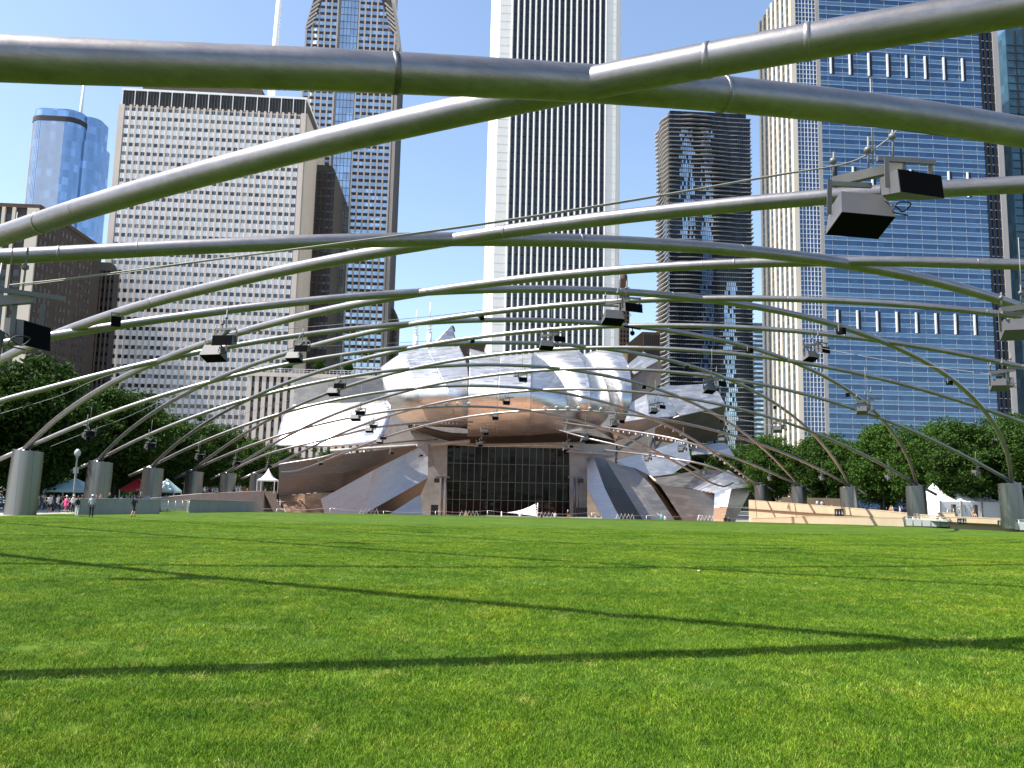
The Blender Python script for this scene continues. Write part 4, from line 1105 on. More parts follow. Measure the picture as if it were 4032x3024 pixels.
# ---- old masonry block at the left with pale ribs on its front and a flank coloured dark for shade
def old_block():
    Y = 300
    X1 = at(155, 804, Y).x
    Z1 = at(155, 804, Y).z
    t = thing('old_masonry_block', 'brown masonry block with cream ribs in front and dark windowed flank', 'building', (X1, Y, ZB))
    H = Z1 - ZB
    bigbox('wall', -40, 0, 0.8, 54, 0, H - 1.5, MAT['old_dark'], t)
    bigbox('cornice', -40.5, 0.4, 0.3, 54.5, H - 1.5, H, MAT['brown_brick'], t)
    for x, w in ((-2.0, 4.0), (-8.6, 1.1), (-12.2, 1.1), (-15.8, 1.1), (-21.5, 4.0), (-27, 1.1), (-31, 1.1)):
        mb = MB(); mb.box(x - w / 2, x + w / 2, 0, 1.0, 0, H - 1.5)
        mb.build('pier', MAT['cream_stone'], t)
    mb = MB(); mb.box(-1.0, 1.0, 0.7, 0.9, .6, 3.0)
    fw = mb.mesh('front_window', MAT['black_pane'])
    for k in range(8, int(H / 4.1)):
        for x in (-6.0, -10.4, -14.0, -18.2, -24.5):
            put('front_window', fw, t, (x, 0, 4.1 * k))
    mb = MB()
    mb.box(-0.06, 0.08, -0.75, 0.75, 0, 2.2)
    wm = mb.mesh('window', MAT['black_pane'])
    for k in range(8, int(H / 4.1)):
        for i in range(14):
            if (i % 5) != 4:
                put('window', wm, t, (0.02, 3 + i * 3.2, 4.1 * k + .6))
    return t
old_block()
dark_block(330, 452, 1028, 362, 6, 'low black block in the gap beside the pale slab', 7)

# ---- mirror-blue rounded tower with a spire, far away
def blue_tower():
    Y = 800
    a, b_ = at(112, 420, Y), at(366, 445, Y)
    t = thing('blue_glass_tower', 'rounded mirror-blue glass tower with dark crown band and thin spire', 'tower', (a.x, Y, ZB))
    H = a.z - ZB
    def rr(x0, x1, y0, y1, r, z0, z1, name, mat, seg=8):
        pts = []
        for cx, cy, a0 in ((x1 - r, y0 + r, -90), (x1 - r, y1 - r, 0), (x0 + r, y1 - r, 90), (x0 + r, y0 + r, 180)):
            for k in range(seg + 1):
                an = math.radians(a0 + 90 * k / seg)
                pts.append((cx + r * math.cos(an), cy + r * math.sin(an)))
        n = len(pts)
        mb = MB()
        mb.add([(x, y, z0) for x, y in pts] + [(x, y, z1) for x, y in pts], [(i, (i + 1) % n, (i + 1) % n + n, i + n) for i in range(n)], 0, True)
        mb.add([(x, y, z1) for x, y in pts], [tuple(range(n))])
        return mb.build(name, mat, t)
    W = b_.x - a.x
    rr(0, W * .80, 0, 40, 14, 0, H - 6, 'front_volume', MAT['trump_glass'])
    rr(W * .40, W, 14, 55, 12, 0, H - 26, 'rear_volume', MAT['trump_glass'])
    rr(W * .48, W * .97, 16, 50, 11, H - 26, H, 'rear_volume', MAT['trump_glass'])
    rr(-.3, W * .80 + .3, -.3, 40.3, 14, H - 13, H - 8, 'crown_band', MAT['dark_granite'])
    rr(0.5, W * .79, .5, 39, 14, H - 6, H, 'parapet', MAT['trump_glass'])
    mb = MB()
    for i in range(26):
        x = 14 + (W * .8 - 28) * i / 25
        mb.box(x - .12, x + .12, -.25, .1, 0, H - 14)
    for k in range(14):
        an = math.radians(180 + 90 * k / 13)
        x, y = 14 + 14.1 * math.cos(an), 14 + 14.1 * math.sin(an)
        mb.box(x - .14, x + .14, y - .14, y + .14, 0, H - 14)
    mb.build('fins', MAT['white_metal'], t)
    mb = MB()
    p = at(320, 425, 830) - Vector((a.x, Y, ZB))
    mb.tube([(p.x, 30, H - 4), (p.x, 30, H + 8), (p.x + .8, 30, H + 60)], [2.4, 1.8, 0.7], 8)
    mb.build('spire', MAT['white_metal'], t)
blue_tower()

# ---- white granite tower of tall triangular ribs
def aon():
    Y, X0, X1 = 358, 10.3, 71.0
    t = thing('ribbed_white_tower', 'tall white granite tower with sharp vertical ribs and black window strips', 'tower', (X0, Y, ZB))
    W, H = X1 - X0, 346 - ZB
    bigbox('core', 3.0, W - 3.0, 1.2, W - 1, 0, H, MAT['white_granite'], t)
    # notched corners
    mb = MB(); mb.box(0.6, 3.2, 3.2, W - 3, 0, H); mb.box(3.2, 9.0, 0.4, 1.6, 0, H)
    mb.add([(1.0, 3.0, 0), (3.3, 0.6, 0), (3.3, 3.0, 0), (1.0, 3.0, H), (3.3, .6, H), (3.3, 3.0, H)], [(0, 1, 4, 3)])
    mb.build('corner_panel', MAT['white_granite'], t)
    mb = MB(); mb.box(W - 3.2, W - .6, 3.2, W - 3, 0, H); mb.box(W - 8.0, W - 3.2, 0.4, 1.6, 0, H)
    mb.add([(W - 3.3, .6, 0), (W - 1.0, 3.0, 0), (W - 1.0, 3.0, H), (W - 3.3, .6, H)], [(0, 1, 2, 3)])
    mb.build('corner_panel', MAT['white_granite'], t)
    N = 16
    a, b_ = 9.0, W - 8.0
    st = (b_ - a) / N
    mb = MB()
    mb.add([(-.62, 1.3, 0), (-0.16, 0, 0), (.16, 0, 0), (.62, 1.3, 0), (-.62, 1.3, H), (-.16, 0, H), (.16, 0, H), (.62, 1.3, H)], [(0, 1, 5, 4), (1, 2, 6, 5), (2, 3, 7, 6), (4, 5, 6, 7)])
    pm = mb.mesh('rib', MAT['white_granite'])
    for i in range(N + 1):
        put('rib', pm, t, (a + st * i, 0, 0))
    mb = MB()
    fh = 3.95
    for k in range(int(H / fh)):
        mb.box(-st / 2 + .5, st / 2 - .5, 1.02, 1.25, fh * k + .55, fh * (k + 1) - .02)
        mb.box(-st / 2 + .5, st / 2 - .5, 1.06, 1.25, fh * k, fh * k + .53, 1)
    mb.box(-.07, .07, .9, 1.2, 0, H, 1)
    sm = mb.mesh('window_strip', [MAT['black_pane'], MAT['black']])
    for i in range(N):
        put('window_strip', sm, t, (a + st * (i + .5), 0, 0))
    # panel joints on the pale corners
    mb = MB()
    for k in range(int(H / fh)):
        mb.box(3.2, 8.9, .36, .40, fh * k, fh * k + .08); mb.box(W - 7.9, W - 3.2, .36, .40, fh * k, fh * k + .08)
    mb.build('panel_joints', MAT['limestone'], t)
aon()

# ---- tower of wavy balcony slabs
def aqua():
    Y = 560
    a, b_ = at(2632, 445, Y), at(2957, 462, Y)
    t = thing('wavy_balcony_tower', 'dark glass tower wrapped in rippling pale balcony slabs', 'tower', (a.x, Y, ZB))
    W, H, D = b_.x - a.x, a.z - ZB, 34
    bigbox('glass_core', 0.8, W - .6, 0.6, D, 0, H - 1, MAT['aqua_glass'], t)
    fh = 3.28
    NF = int(H / fh)
    def off(s, z):
        n = noise.noise((s * 0.055, z * 0.016, 1.7)) * 2.6 + noise.noise((s * 0.13, z * 0.03, 9.1)) * 1.0
        return max(0.25, 1.5 + n * 1.25)
    for k in range(8, NF):
        z = H - 1 - fh * (NF - 1 - k)
        pts = []
        for i in range(13):                                   # west side, back to front
            y = D - (D + .6) * i / 12
            pts.append((0.8 - off(200 - y * 1.1, z), y))
        for i in range(30):
            x = W * i / 29
            f = off(x, z)
            if i in (0, 1): f = max(f, 1.2)
            pts.append((x - (off(200, z) if i == 0 else 0) * .8, 0.6 - f))
        for i in range(6):
            y = D * i / 5
            pts.append((W - .6 + off(300 + y, z) * .8, y))
        n = len(pts)
        mb = MB()
        th = 0.34
        mb.add([(x, y, -th) for x, y in pts] + [(x, y, 0) for x, y in pts], [tuple(range(n, 2 * n)), tuple(range(n))[::-1]] + [(i, (i + 1) % n, (i + 1) % n + n, i + n) for i in range(n)])
        o = mb.build('balcony_slab', MAT['aqua_slab'], t)
        o.location = (0, 0, z)
    # clear glazed zones that face the sky
    mb = MB()
    rg = random.Random(8)
    for k in range(int(H / fh)):
        z = H - 1 - fh * k
        for (x0, x1, z0, z1) in ((9, 18, H - 95, H - 8), (24, 32, H - 250, H - 8), (40, 48, H - 260, H - 120), (30, 38, H - 260, H - 190)):
            if z0 < z - 3 and z < z1:
                j = rg.uniform(-1.5, 1.5)
                x = x0 + j
                while x < x1 + j:
                    if rg.random() < .8:
                        mb.box(x, x + 1.0, 0.42, .56, z - fh + .1, z - .5)
                    x += 1.35
    tag(mb.build('bright_glazing', MAT['sky_pane'], t), kind='stuff')
    mb = MB()
    for i in range(int(W / 1.5)):
        mb.box(i * 1.5 + 1, i * 1.5 + 1.1, 0.45, .6, 0, H - 1)
    mb.build('mullions', MAT['mullion'], t)
    bigbox('roof_box', 1.5, W - 3, 2, D - 3, H - 1, H + 3.0, MAT['aqua_glass'], t)
aqua()

# ---- broad blue glass tower of horizontal bands with a cream ribbed flank
def bcbs():
    Y = 340
    sc = Y / 420
    X0, X1, D = 177 * sc, 296.3 * sc, 40
    t = thing('banded_glass_tower', 'broad blue glass tower with white horizontal bands and cream ribbed flank', 'tower', (X0, Y, ZB))
    W, H = X1 - X0, 236 - ZB
    bigbox('core', 0.6, W - .6, 1.0, D, 0, H, MAT['blue_glass'], t)
    # flank: cream ribs and window strips
    NR = 7
    mb = MB(); mb.box(-0.1, 0.7, -.95, .95, 0, H)
    pm = mb.mesh('flank_rib', MAT['cream_stone'])
    for i in range(NR + 1):
        put('flank_rib', pm, t, (0, 1.2 + (D - 2) * i / NR, 0))
    mb = MB()
    fh = 4.2
    for k in range(int(H / fh)):
        mb.box(.35, .62, -2, 2, fh * k, fh * k + 1.5, 1); mb.box(.42, .62, -2, 2, fh * k + 1.5, fh * (k + 1))
    sm = mb.mesh('flank_strip', [MAT['dark_pane'], MAT['mullion']])
    for i in range(NR):
        put('flank_strip', sm, t, (0, 1.2 + (D - 2) * (i + .5) / NR, 0))
    bigbox('corner_pier', 0.0, 2.2, 0.1, 1.4, 0, H, MAT['cream_stone'], t)
    # white-gridded corner bay
    c0, c1 = 2.2, 13.2
    bigbox('bay_glass', c0, c1, 0.7, 1.2, 0, H, MAT['blue_glass'], t)
    mb = MB(); mb.box(-.11, .11, .45, .75, 0, H); mm = mb.mesh('bay_mullion', MAT['white_metal'])
    for i in range(8):
        put('bay_mullion', mm, t, (c0 + (c1 - c0) * i / 7, 0, 0))
    mb = MB(); mb.box(c0, c1, .47, .73, -.10, .10); mm = mb.mesh('bay_transom', MAT['white_metal'])
    for k in range(int(H / 2.1)):
        if k % 2 or k > 0:
            put('bay_transom', mm, t, (0, 0, 2.1 * k + .35))
    bigbox('reentrant', c1 - 1.8, c1, .2, .6, 0, H, MAT['grey_granite'], t)
    # main front: per storey one window band, one spandrel band, two white lines
    f0, f1 = c1, W - 9.0
    mb = MB(); mb.box(f0, f1, 0.18, .9, 0, 1.62)
    s_m = mb.mesh('spandrel_band', MAT['blue_spandrel'])
    mb = MB(); mb.box(f0, f1, 0.26, .9, 0, 2.36)
    g_m = mb.mesh('window_band', MAT['blue_glass'])
    mb = MB(); mb.box(f0, f1, 0.08, .5, 0, 0.15)
    l_m = mb.mesh('white_line', MAT['line_white'])
    NF = int(H / fh)
    for k in range(8, NF):
        z = fh * k
        put('spandrel_band', s_m, t, (0, 0, z + .16)); put('window_band', g_m, t, (0, 0, z + 1.82))
        put('white_line', l_m, t, (0, 0, z)); put('white_line', l_m, t, (0, 0, z + 1.74))
    mb = MB()
    for i in range(11):
        x = f0 + (f1 - f0) * (i + .5) / 11
        mb.box(x - .04, x + .04, .15, .3, 0, H)
    mb.build('front_mullions', MAT['alu_grey'], t)
    # recessed slots with white fins at three plant floors
    for py0, py1 in ((222, 311), (672, 770), (1236, 1316)):
        z1 = at(3500, py0, Y).z - ZB + 1
        z0 = at(3500, py1, Y).z - ZB + 1
        for i in range(8):
            x = f0 + 4.3 + i * (f1 - f0 - 8) / 7.6
            mb = MB(); mb.box(x + .7, x + 2.0, -0.06, .5, z0, z1)
            mb.build('slot', MAT['black'], t)
            mb = MB(); mb.box(x + .05, x + .7, -.35, .3, z0, z1)
            mb.build('slot_fin', MAT['white_metal'], t)
    # dark stripes and grey edge at the right
    bigbox('edge_pier', W - 2.6, W, 0, D, 0, H, MAT['grey_granite'], t)
    for i, x in enumerate((W - 8.8, W - 6.6, W - 4.4)):
        mb = MB(); mb.box(x, x + .9, .1, .9, 0, H)
        mb.build('dark_stripe', MAT['black'], t)
    for k in range(8, NF):
        put('edge_line', l_m_edge(W, t), t, (0, 0, fh * k))
_edge = {}
def l_m_edge(W, t):
    if 'm' not in _edge:
        mb = MB(); mb.box(W - 9, W - 2.6, 0.3, .6, 0, .14)
        _edge['m'] = mb.mesh('edge_line', MAT['white_metal'])
    return _edge['m']
bcbs()

# ---- the rest of the skyline
def right_tower():
    Y = 372
    a = at(3957, 120, Y)
    t = thing('teal_glass_tower', 'dark teal glass tower with slanted top beyond the banded tower', 'tower', (a.x, Y, ZB))
    H = a.z - ZB
    mb = MB()
    prof = [(0, 0), (60, 0), (60, H + 60), (22, H + 22), (0, H)]
    n = len(prof)
    mb.add([(x, 0, z) for x, z in prof] + [(x + 2, 35, z) for x, z in prof], [tuple(range(n)), tuple(range(n, 2 * n))[::-1]] + [(i, i + n, (i + 1) % n + n, (i + 1) % n) for i in range(n)])
    mb.build('wall', MAT['teal_glass'], t)
    mb = MB(); mb.box(0.5, 60, -.15, .05, 0, .5)
    lm = mb.mesh('floor_line', MAT['black'])
    for k in range(10, int(H / 4)):
        put('floor_line', lm, t, (0, 0, 4 * k))
    mb = MB(); mb.box(4.5, 5.2, -.3, .05, 0, H); mb.box(9, 9.3, -.3, .05, 0, H + 4)
    mb.build('corner_rib', MAT['black'], t)
right_tower()

def brown_tower():
    Y = 700
    a, b_ = at(2440, 1095, Y), at(2479, 1110, Y)
    t = thing('brick_tower', 'slim brown brick tower with stepped top behind the white ribbed tower', 'tower', (a.x, Y, ZB))
    W, H = b_.x - a.x, a.z - ZB
    bigbox('wall', 0, W, 0, W, 0, H - 8, MAT['brown_brick'], t)
    bigbox('top_step', 1, W - 1.6, 1, W - 1, H - 8, H, MAT['brown_brick'], t)
    mb = MB(); mb.lathe((W / 2, W / 2, H), [(3.4, 0), (3.4, 3), (2.6, 5), (.2, 7)], 10); mb.build('cupola', MAT['brown_brick'], t)
    mb = MB(); mb.box(-.6, .6, -.08, .1, 0, 2.2); wm = mb.mesh('window', MAT['black_pane'])
    for k in range(25, int((H - 10) / 4)):
        for i in range(3):
            put('window', wm, t, (W * (i + .6) / 3.2, 0, 4 * k))
brown_tower()

def brown_block():
    Y = 500
    a, b_ = at(2472, 1352, Y), at(2600, 1308, Y)
    t = thing('brown_ribbed_block', 'dark brown ribbed block with a sloping roof beside the balcony tower', 'building', (a.x, Y, ZB))
    W, H = b_.x - a.x, b_.z - ZB
    h0 = a.z - ZB
    mb = MB()
    prof = [(0, 0), (W, 0), (W, H), (W * .45, H), (0, h0)]
    n = len(prof)
    mb.add([(x, 0.6, z) for x, z in prof] + [(x, 30, z) for x, z in prof], [tuple(range(n)), tuple(range(n, 2 * n))[::-1]] + [(i, i + n, (i + 1) % n + n, (i + 1) % n) for i in range(n)])
    mb.build('wall', MAT['brown_brick'], t)
    mb = MB(); mb.box(-.3, .3, 0, .7, 0, H - 1); rm = mb.mesh('rib', MAT['dark_granite'])
    for i in range(9):
        put('rib', rm, t, (W * .47 + i * W * .53 / 9 + .6, 0, 0))
brown_block()

def brick_bit():
    Y = 300
    a, b_ = at(1790, 1340, Y), at(1910, 1345, Y)
    t = thing('brick_block', 'low brown brick block showing between the bulb and the visor', 'building', (a.x, Y, ZB))
    W, H = b_.x - a.x, a.z - ZB
    bigbox('wall', 0, W, .4, 12, 0, H - 1, MAT['brown_brick'], t)
    bigbox('coping', -.3, W + .3, 0, 12.3, H - 1, H, MAT['dark_granite'], t)
    mb = MB(); mb.box(-.8, .8, .2, .5, 0, 2); wm = mb.mesh('window', MAT['black_pane'])
    for k in range(3):
        for i in range(3):
            put('window', wm, t, (2 + i * W / 3.3, 0, H - 5 - 4 * k))
brick_bit()

def blue_strip():
    Y = 690
    a, b_ = at(2950, 1270, Y), at(3010, 1275, Y)
    t = thing('light_blue_block', 'light blue banded glass block in the gap beside the balcony tower', 'building', (a.x, Y, ZB))
    W, H = b_.x - a.x, a.z - ZB
    bigbox('wall', 0, W, .5, 20, 0, H, MAT['dark_pane'], t)
    mb = MB(); mb.box(0, W, 0, .6, 0, 1.7); bm = mb.mesh('band', MAT['sky_pane'])
    for k in range(15, int(H / 4)):
        put('band', bm, t, (0, 0, 4 * k))
blue_strip()

for px, top in ((1637, 1222), (1690, 1190)):
    Y = 1450
    p, q = at(px - 1, 1362, Y), at(px + 4, top, Y)
    t = thing('antenna_mast', 'white lattice antenna, the %s of the far pair' % ('taller' if px > 1650 else 'shorter'), 'antenna', p)
    h = (q - p).z
    mb = MB(); mb.tube([(0, 0, -20), (0, 0, h * .3)], [5.5, 4.2], 8); mb.build('base_drum', MAT['white_metal'], t)
    mb = MB(); mb.tube([(0, 0, h * .3), (0, 0, h * .6)], [2.6, 2.0], 6); mb.build('lower_mast', MAT['white_metal'], t)
    mb = MB(); mb.tube([(0, 0, h * .6), (0, 0, h)], [1.2, .6], 6); mb.build('upper_mast', MAT['white_metal'], t)
    mb = MB()
    for k in range(4):
        mb.tube([(0, 0, h * (.3 + k * .08)), (0, 0, h * (.31 + k * .08))], 5.0, 8)
    mb.build('antenna_rings', MAT['white_metal'], t)
# ------------------------------------------------------------------ trees and hedges
def mat_leaf(name, a, b_, c):
    m, nt, b = base_mat(name)
    oi = nt.nodes.new('ShaderNodeObjectInfo')
    vec = coords(nt, 'World')
    f = noise_tex(nt, vec, 0.9, 3, 0.6)
    g = noise_tex(nt, vec, 9, 2, 0.6)
    col = ramp(nt, mixc(nt, 0.55, f, g), [(0.35, a), (0.52, b_), (0.66, c)])
    hs = nt.nodes.new('ShaderNodeHueSaturation')
    mv = nt.nodes.new('ShaderNodeMapRange'); mv.inputs[3].default_value = 0.7; mv.inputs[4].default_value = 1.3
    nt.links.new(oi.outputs['Random'], mv.inputs[0]); nt.links.new(mv.outputs[0], hs.inputs['Value'])
    nt.links.new(col, hs.inputs['Color'])
    nt.links.new(hs.outputs[0], b.inputs['Base Color'])
    setin(b, rough=0.75, spec=0.12)
    tr = nt.nodes.new('ShaderNodeBsdfTranslucent'); nt.links.new(hs.outputs[0], tr.inputs[0])
    mx = nt.nodes.new('ShaderNodeMixShader'); mx.inputs[0].default_value = 0.22
    nt.links.new(b.outputs[0], mx.inputs[1]); nt.links.new(tr.outputs[0], mx.inputs[2])
    nt.links.new(mx.outputs[0], nt.nodes['Material Output'].inputs[0])
    return m
MAT['leaf'] = mat_leaf('leaf_green', (0.016, 0.040, 0.007), (0.034, 0.076, 0.011), (0.070, 0.125, 0.018))
MAT['leaf_yellow'] = mat_leaf('leaf_yellow', (0.10, 0.13, 0.015), (0.20, 0.21, 0.02), (0.32, 0.30, 0.03))
MAT['bark'] = plain('bark', (0.055, 0.045, 0.035), 0.95, var=0.35, vscale=3, bumpy=0.6)

def crown_mesh(seed, H, R):
    g = random.Random(seed)
    mb = MB()
    cz = H * 0.54
    vs, fs = [], []
    clumps = []
    while len(clumps) < 190:
        v = Vector((g.uniform(-1, 1), g.uniform(-1, 1), g.uniform(-1, 1)))
        l = v.length
        if l > 1 or l < 0.3:
            continue
        k = 0.88 + 0.32 * noise.noise(v * 1.7 + Vector((seed, 0, 0)))
        clumps.append(Vector((v.x * R * k, v.y * R * k, cz + v.z * H * 0.44 * k)))
    for c in clumps:
        cr = g.uniform(0.75, 1.5)
        for _ in range(150):
            d = Vector((g.gauss(0, .55), g.gauss(0, .55), g.gauss(0, .34))) * cr
            p = c + d
            s = g.uniform(0.11, 0.22)
            n = Vector((g.gauss(0, .7), g.gauss(0, .7), g.uniform(.2, 1))).normalized()
            t = n.orthogonal().normalized()
            t.rotate(Matrix.Rotation(g.uniform(0, 6.28), 3, n))
            u = n.cross(t)
            o = len(vs)
            vs += [p - t * s * 1.35, p + u * s * .62, p + t * s * 1.35, p - u * s * .62]
            fs.append((o, o + 1, o + 2, o + 3))
    mb.add(vs, fs)
    return mb.mesh('crown', MAT['leaf'])

def trunk_mesh(seed, H, R):
    g = random.Random(seed)
    mb = MB()
    top = H * 0.62
    pts = [(0, 0, -0.3), (g.uniform(-.1, .1), g.uniform(-.1, .1), H * .2), (g.uniform(-.3, .3), g.uniform(-.3, .3), H * .42), (g.uniform(-.5, .5), g.uniform(-.5, .5), top)]
    mb.tube(catmull(pts, 9), [0.26, .23, .20, .18, .16, .14, .11, .08, .05], 9)
    for k in range(9):
        a = k * 2.4 + g.uniform(-.4, .4)
        z0 = H * g.uniform(.24, .42)
        r = R * g.uniform(.55, .9)
        b0 = Vector((0, 0, z0))
        e = Vector((math.cos(a) * r, math.sin(a) * r, z0 + H * g.uniform(.14, .32)))
        m = b0.lerp(e, .5) + Vector((0, 0, H * .05))
        mb.tube(catmull([b0, m, e], 7), [.10, .09, .075, .06, .05, .035, .02], 6)
    return mb.mesh('trunk', MAT['bark'])
CR = [crown_mesh(31 + i, 14.5, 5.9) for i in range(4)]
TK = [trunk_mesh(51 + i, 14.5, 5.0) for i in range(4)]
def tree(x, y, z, s, i, label, group):
    t = thing('tree', label, 'tree', (x, y, z), RND.uniform(0, 6.28), group)
    t.scale = (s * RND.uniform(.92, 1.08), s * RND.uniform(.92, 1.08), s)
    put('crown', CR[i % 4], t)
    put('trunk', TK[i % 4], t)
k = 0
for x, y, s in ((-54, 84, 1.35), (-48, 97, 1.28), (-54, 109, 1.22), (-48, 121, 1.12), (-54, 132, 1.16), (-48, 144, 1.08), (-54, 156, 1.12), (-48, 166, 1.02),
                (-63, 92, 1.15), (-66, 108, 1.1), (-63, 124, 1.12), (-65, 141, 1.15), (-62, 158, 1.15), (-60, 176, 1.12), (-50, 182, 1.05), (-76, 120, 1.2), (-78, 142, 1.2), (-74, 165, 1.25), (-58, 101, 1.3), (-57, 118, 1.2), (-58, 147, 1.15), (-43, 178, .95), (-66, 78, 1.4), (-72, 100, 1.4)):
    tree(x, y, -1.4, s, k, 'broad dark green tree shading the paving behind the tent stalls', 'trees over the paving'); k += 1
for x, y, s in ((78, 103, 1.0), (73, 115, 1.0), (79, 126, 1.05), (71, 135, 1.0), (78, 146, 1.06), (70, 156, 1.0), (76, 168, 1.08), (69, 180, 1.06), (75, 194, 1.1), (69, 208, 1.1),
                (88, 112, 1.1), (90, 130, 1.12), (88, 150, 1.14), (90, 172, 1.18), (87, 194, 1.2), (84, 95, 1.0), (66, 224, 1.12), (80, 220, 1.2), (72, 125, .92), (84, 121, 1.0), (83, 139, 1.05), (73, 151, .95), (84, 160, 1.1), (72, 190, 1.0), (99, 120, 1.15), (100, 142, 1.2), (98, 104, 1.05), (82, 183, 1.1)):
    tree(x, y, -0.4, s, k, 'sunlit green tree in the row behind the beige wall', 'trees behind the beige wall'); k += 1
for x, y, s in ((-44, 212, 1.0), (-34, 226, 1.05), (-22, 232, 1.0), (-9, 234, .95), (46, 234, 1.0), (56, 236, 1.05)):
    tree(x, y, -2.5, s, k, 'green tree showing behind the band shell', 'trees behind the band shell'); k += 1
# young trees on the annex roof terrace
for px, s in ((1130, .42), (1255, .42), (1370, .40)):
    p = at(px, 1476, 345)
    tree(p.x, 345, p.z, s * 1.0, k, 'small tree growing on the annex roof terrace', 'roof terrace trees'); k += 1

def hedge(name, x0, x1, y0, y1, z0, h, mat, label, n):
    g = random.Random(int(abs(x0 * 7 + y0)))
    mb = MB()
    vs, fs = [], []
    for _ in range(n):
        q = g.random()
        p = Vector((x0 + (x1 - x0) * q + g.gauss(0, .35), y0 + (y1 - y0) * q + g.gauss(0, .35), z0 + h * math.sqrt(g.random()) * (0.8 + .3 * noise.noise((q * 20, 1, 2)))))
        s = g.uniform(.08, .17)
        nn = Vector((g.gauss(0, 1), g.gauss(0, 1), g.uniform(-.2, 1))).normalized()
        t = nn.orthogonal().normalized(); u = nn.cross(t)
        o = len(vs)
        vs += [p - t * s, p + u * s * .7, p + t * s, p - u * s * .7]
        fs.append((o, o + 1, o + 2, o + 3))
    mb.add(vs, fs)
    o = mb.build(name, mat)
    return tag(o, label, 'hedge')
hedge('hedge', -60, -47, 88, 178, -1.4, 2.2, MAT['leaf'], 'long added hedge standing for the dark under the trees behind the tent stalls', 9000)  # added to supply the darkness seen between the trunks
hedge('flower_bed', -41, -40, 122, 148, -1.4, 1.3, MAT['leaf_yellow'], 'strip of yellow-green flowers by the small stalls', 1800)
hedge('shrub_bed', 62, 60, 98, 130, -0.8, 0.8, MAT['leaf'], 'low shrubs along the top of the beige wall', 2500)
hedge('shrub_bed', 64, 66, 84, 96, -0.7, 0.7, MAT['leaf'], 'low shrubs in front of the large white tent', 1200)
hedge('back_hedge', 98, 78, 95, 232, -0.8, 3.0, MAT['leaf'], 'tall dark hedge behind the sunlit row of trees', 9000)
# ------------------------------------------------------------------ walls, railings, signs
def wallstrip(name, pts, thick, mat, label, cat='wall', zb=-3.2):
    """wall along plan points (x, y, ztop)"""
    mb = MB()
    n = len(pts)
    for i in range(n - 1):
        (x0, y0, z0), (x1, y1, z1) = pts[i], pts[i + 1]
        d = Vector((x1 - x0, y1 - y0, 0)).normalized()
        s = Vector((-d.y, d.x, 0)) * thick
        A = [Vector((x0, y0, zb)), Vector((x1, y1, zb)), Vector((x1, y1, z1)), Vector((x0, y0, z0))]
        B = [p + s for p in A]
        mb.add(A + B, [(0, 1, 2, 3), (7, 6, 5, 4), (3, 2, 6, 7), (0, 4, 5, 1), (0, 3, 7, 4), (1, 5, 6, 2)])
    t = thing(name, label, cat, (0, 0, 0))
    mb.build('wall_body', mat, t)
    # coping pieces with open joints
    L = sum((Vector(pts[i + 1]) - Vector(pts[i])).length for i in range(n - 1))
    for i in range(n - 1):
        a, b_ = Vector(pts[i]), Vector(pts[i + 1])
        k = max(1, int((b_ - a).length / 3.0))
        for j in range(k):
            p, q = a.lerp(b_, j / k), a.lerp(b_, (j + 1) / k)
            d = (q - p).normalized()
            s = Vector((-d.y, d.x, 0)).normalized() * thick / 2
            mb = MB()
            mb.bar(p + s + d * .012 + Vector((0, 0, .04)), q + s - d * .012 + Vector((0, 0, .04)), thick + .06, .09)
            mb.build('coping', mat, t)
    return t
P = lambda px, py, y: tuple(at(px, py, y))
wl = [P(312, 1967, 78), P(430, 1967, 82), P(632, 1969, 88)]
wallstrip('low_wall', wl, .35, MAT['concrete'], 'low pale concrete wall people lean on beside the paving')
wallstrip('low_wall', [P(748, 1970, 96), P(900, 1974, 104), P(1036, 1976, 112)], .35, MAT['concrete'], 'low concrete wall past the glass rail at the lawn corner', zb=-4)
wallstrip('ramp_wall', [P(600, 1964, 104), P(800, 1945, 118), P(1036, 1935, 138)], .4, MAT['concrete'], 'taller grey ramp wall rising towards the folded steel sheets', zb=-6)
wallstrip('stair_wall', [P(1036, 1935, 138), P(1090, 1936, 150)], .4, MAT['concrete'], 'pale end wall below the small white marquee', zb=-7)
mb = MB()
a = [at(1040, 1938, 139), at(1062, 1936, 143), at(1135, 2032, 150), at(1085, 2032, 140)]
mb.add(a, [(0, 1, 2, 3)]); mb.add([p + Vector((0.1, .5, -.4)) for p in a], [(3, 2, 1, 0)])
tag(mb.build('sloping_kerb', MAT['beige_wall']), 'sunlit sloping kerb slab beside the end wall', 'kerb')
RW = [(57.2, 80.5, .25), (57.0, 90, .1), (56.6, 101, .1), (56.2, 125, .6), (55.6, 157, 1.05)]
wallstrip('beige_wall', [P(2948, 1970, 157), P(3182, 1988, 131), P(3450, 2010, 112), P(3686, 2034, 99)], .45, MAT['beige_wall'], 'long sunlit beige concrete wall sloping down beside the ramp', zb=-6)
wallstrip('beige_kerb_wall', [P(2960, 2042, 118), P(3182, 2034, 112), P(3560, 2040, 101)], .4, MAT['beige_wall'], 'lower beige wall strip along the lawn edge', zb=-4)
wallstrip('beige_planter_wall', [P(3740, 2036, 95), P(3960, 2044, 89), P(4100, 2049, 86)], .45, MAT['beige_wall'], 'beige planter wall carrying pictogram plates', zb=-4)
wallstrip('ramp_parapet', [P(3690, 2020, 101), P(3760, 2022, 98)], .4, MAT['beige_wall'], 'short beige parapet at the ramp head', zb=-4)

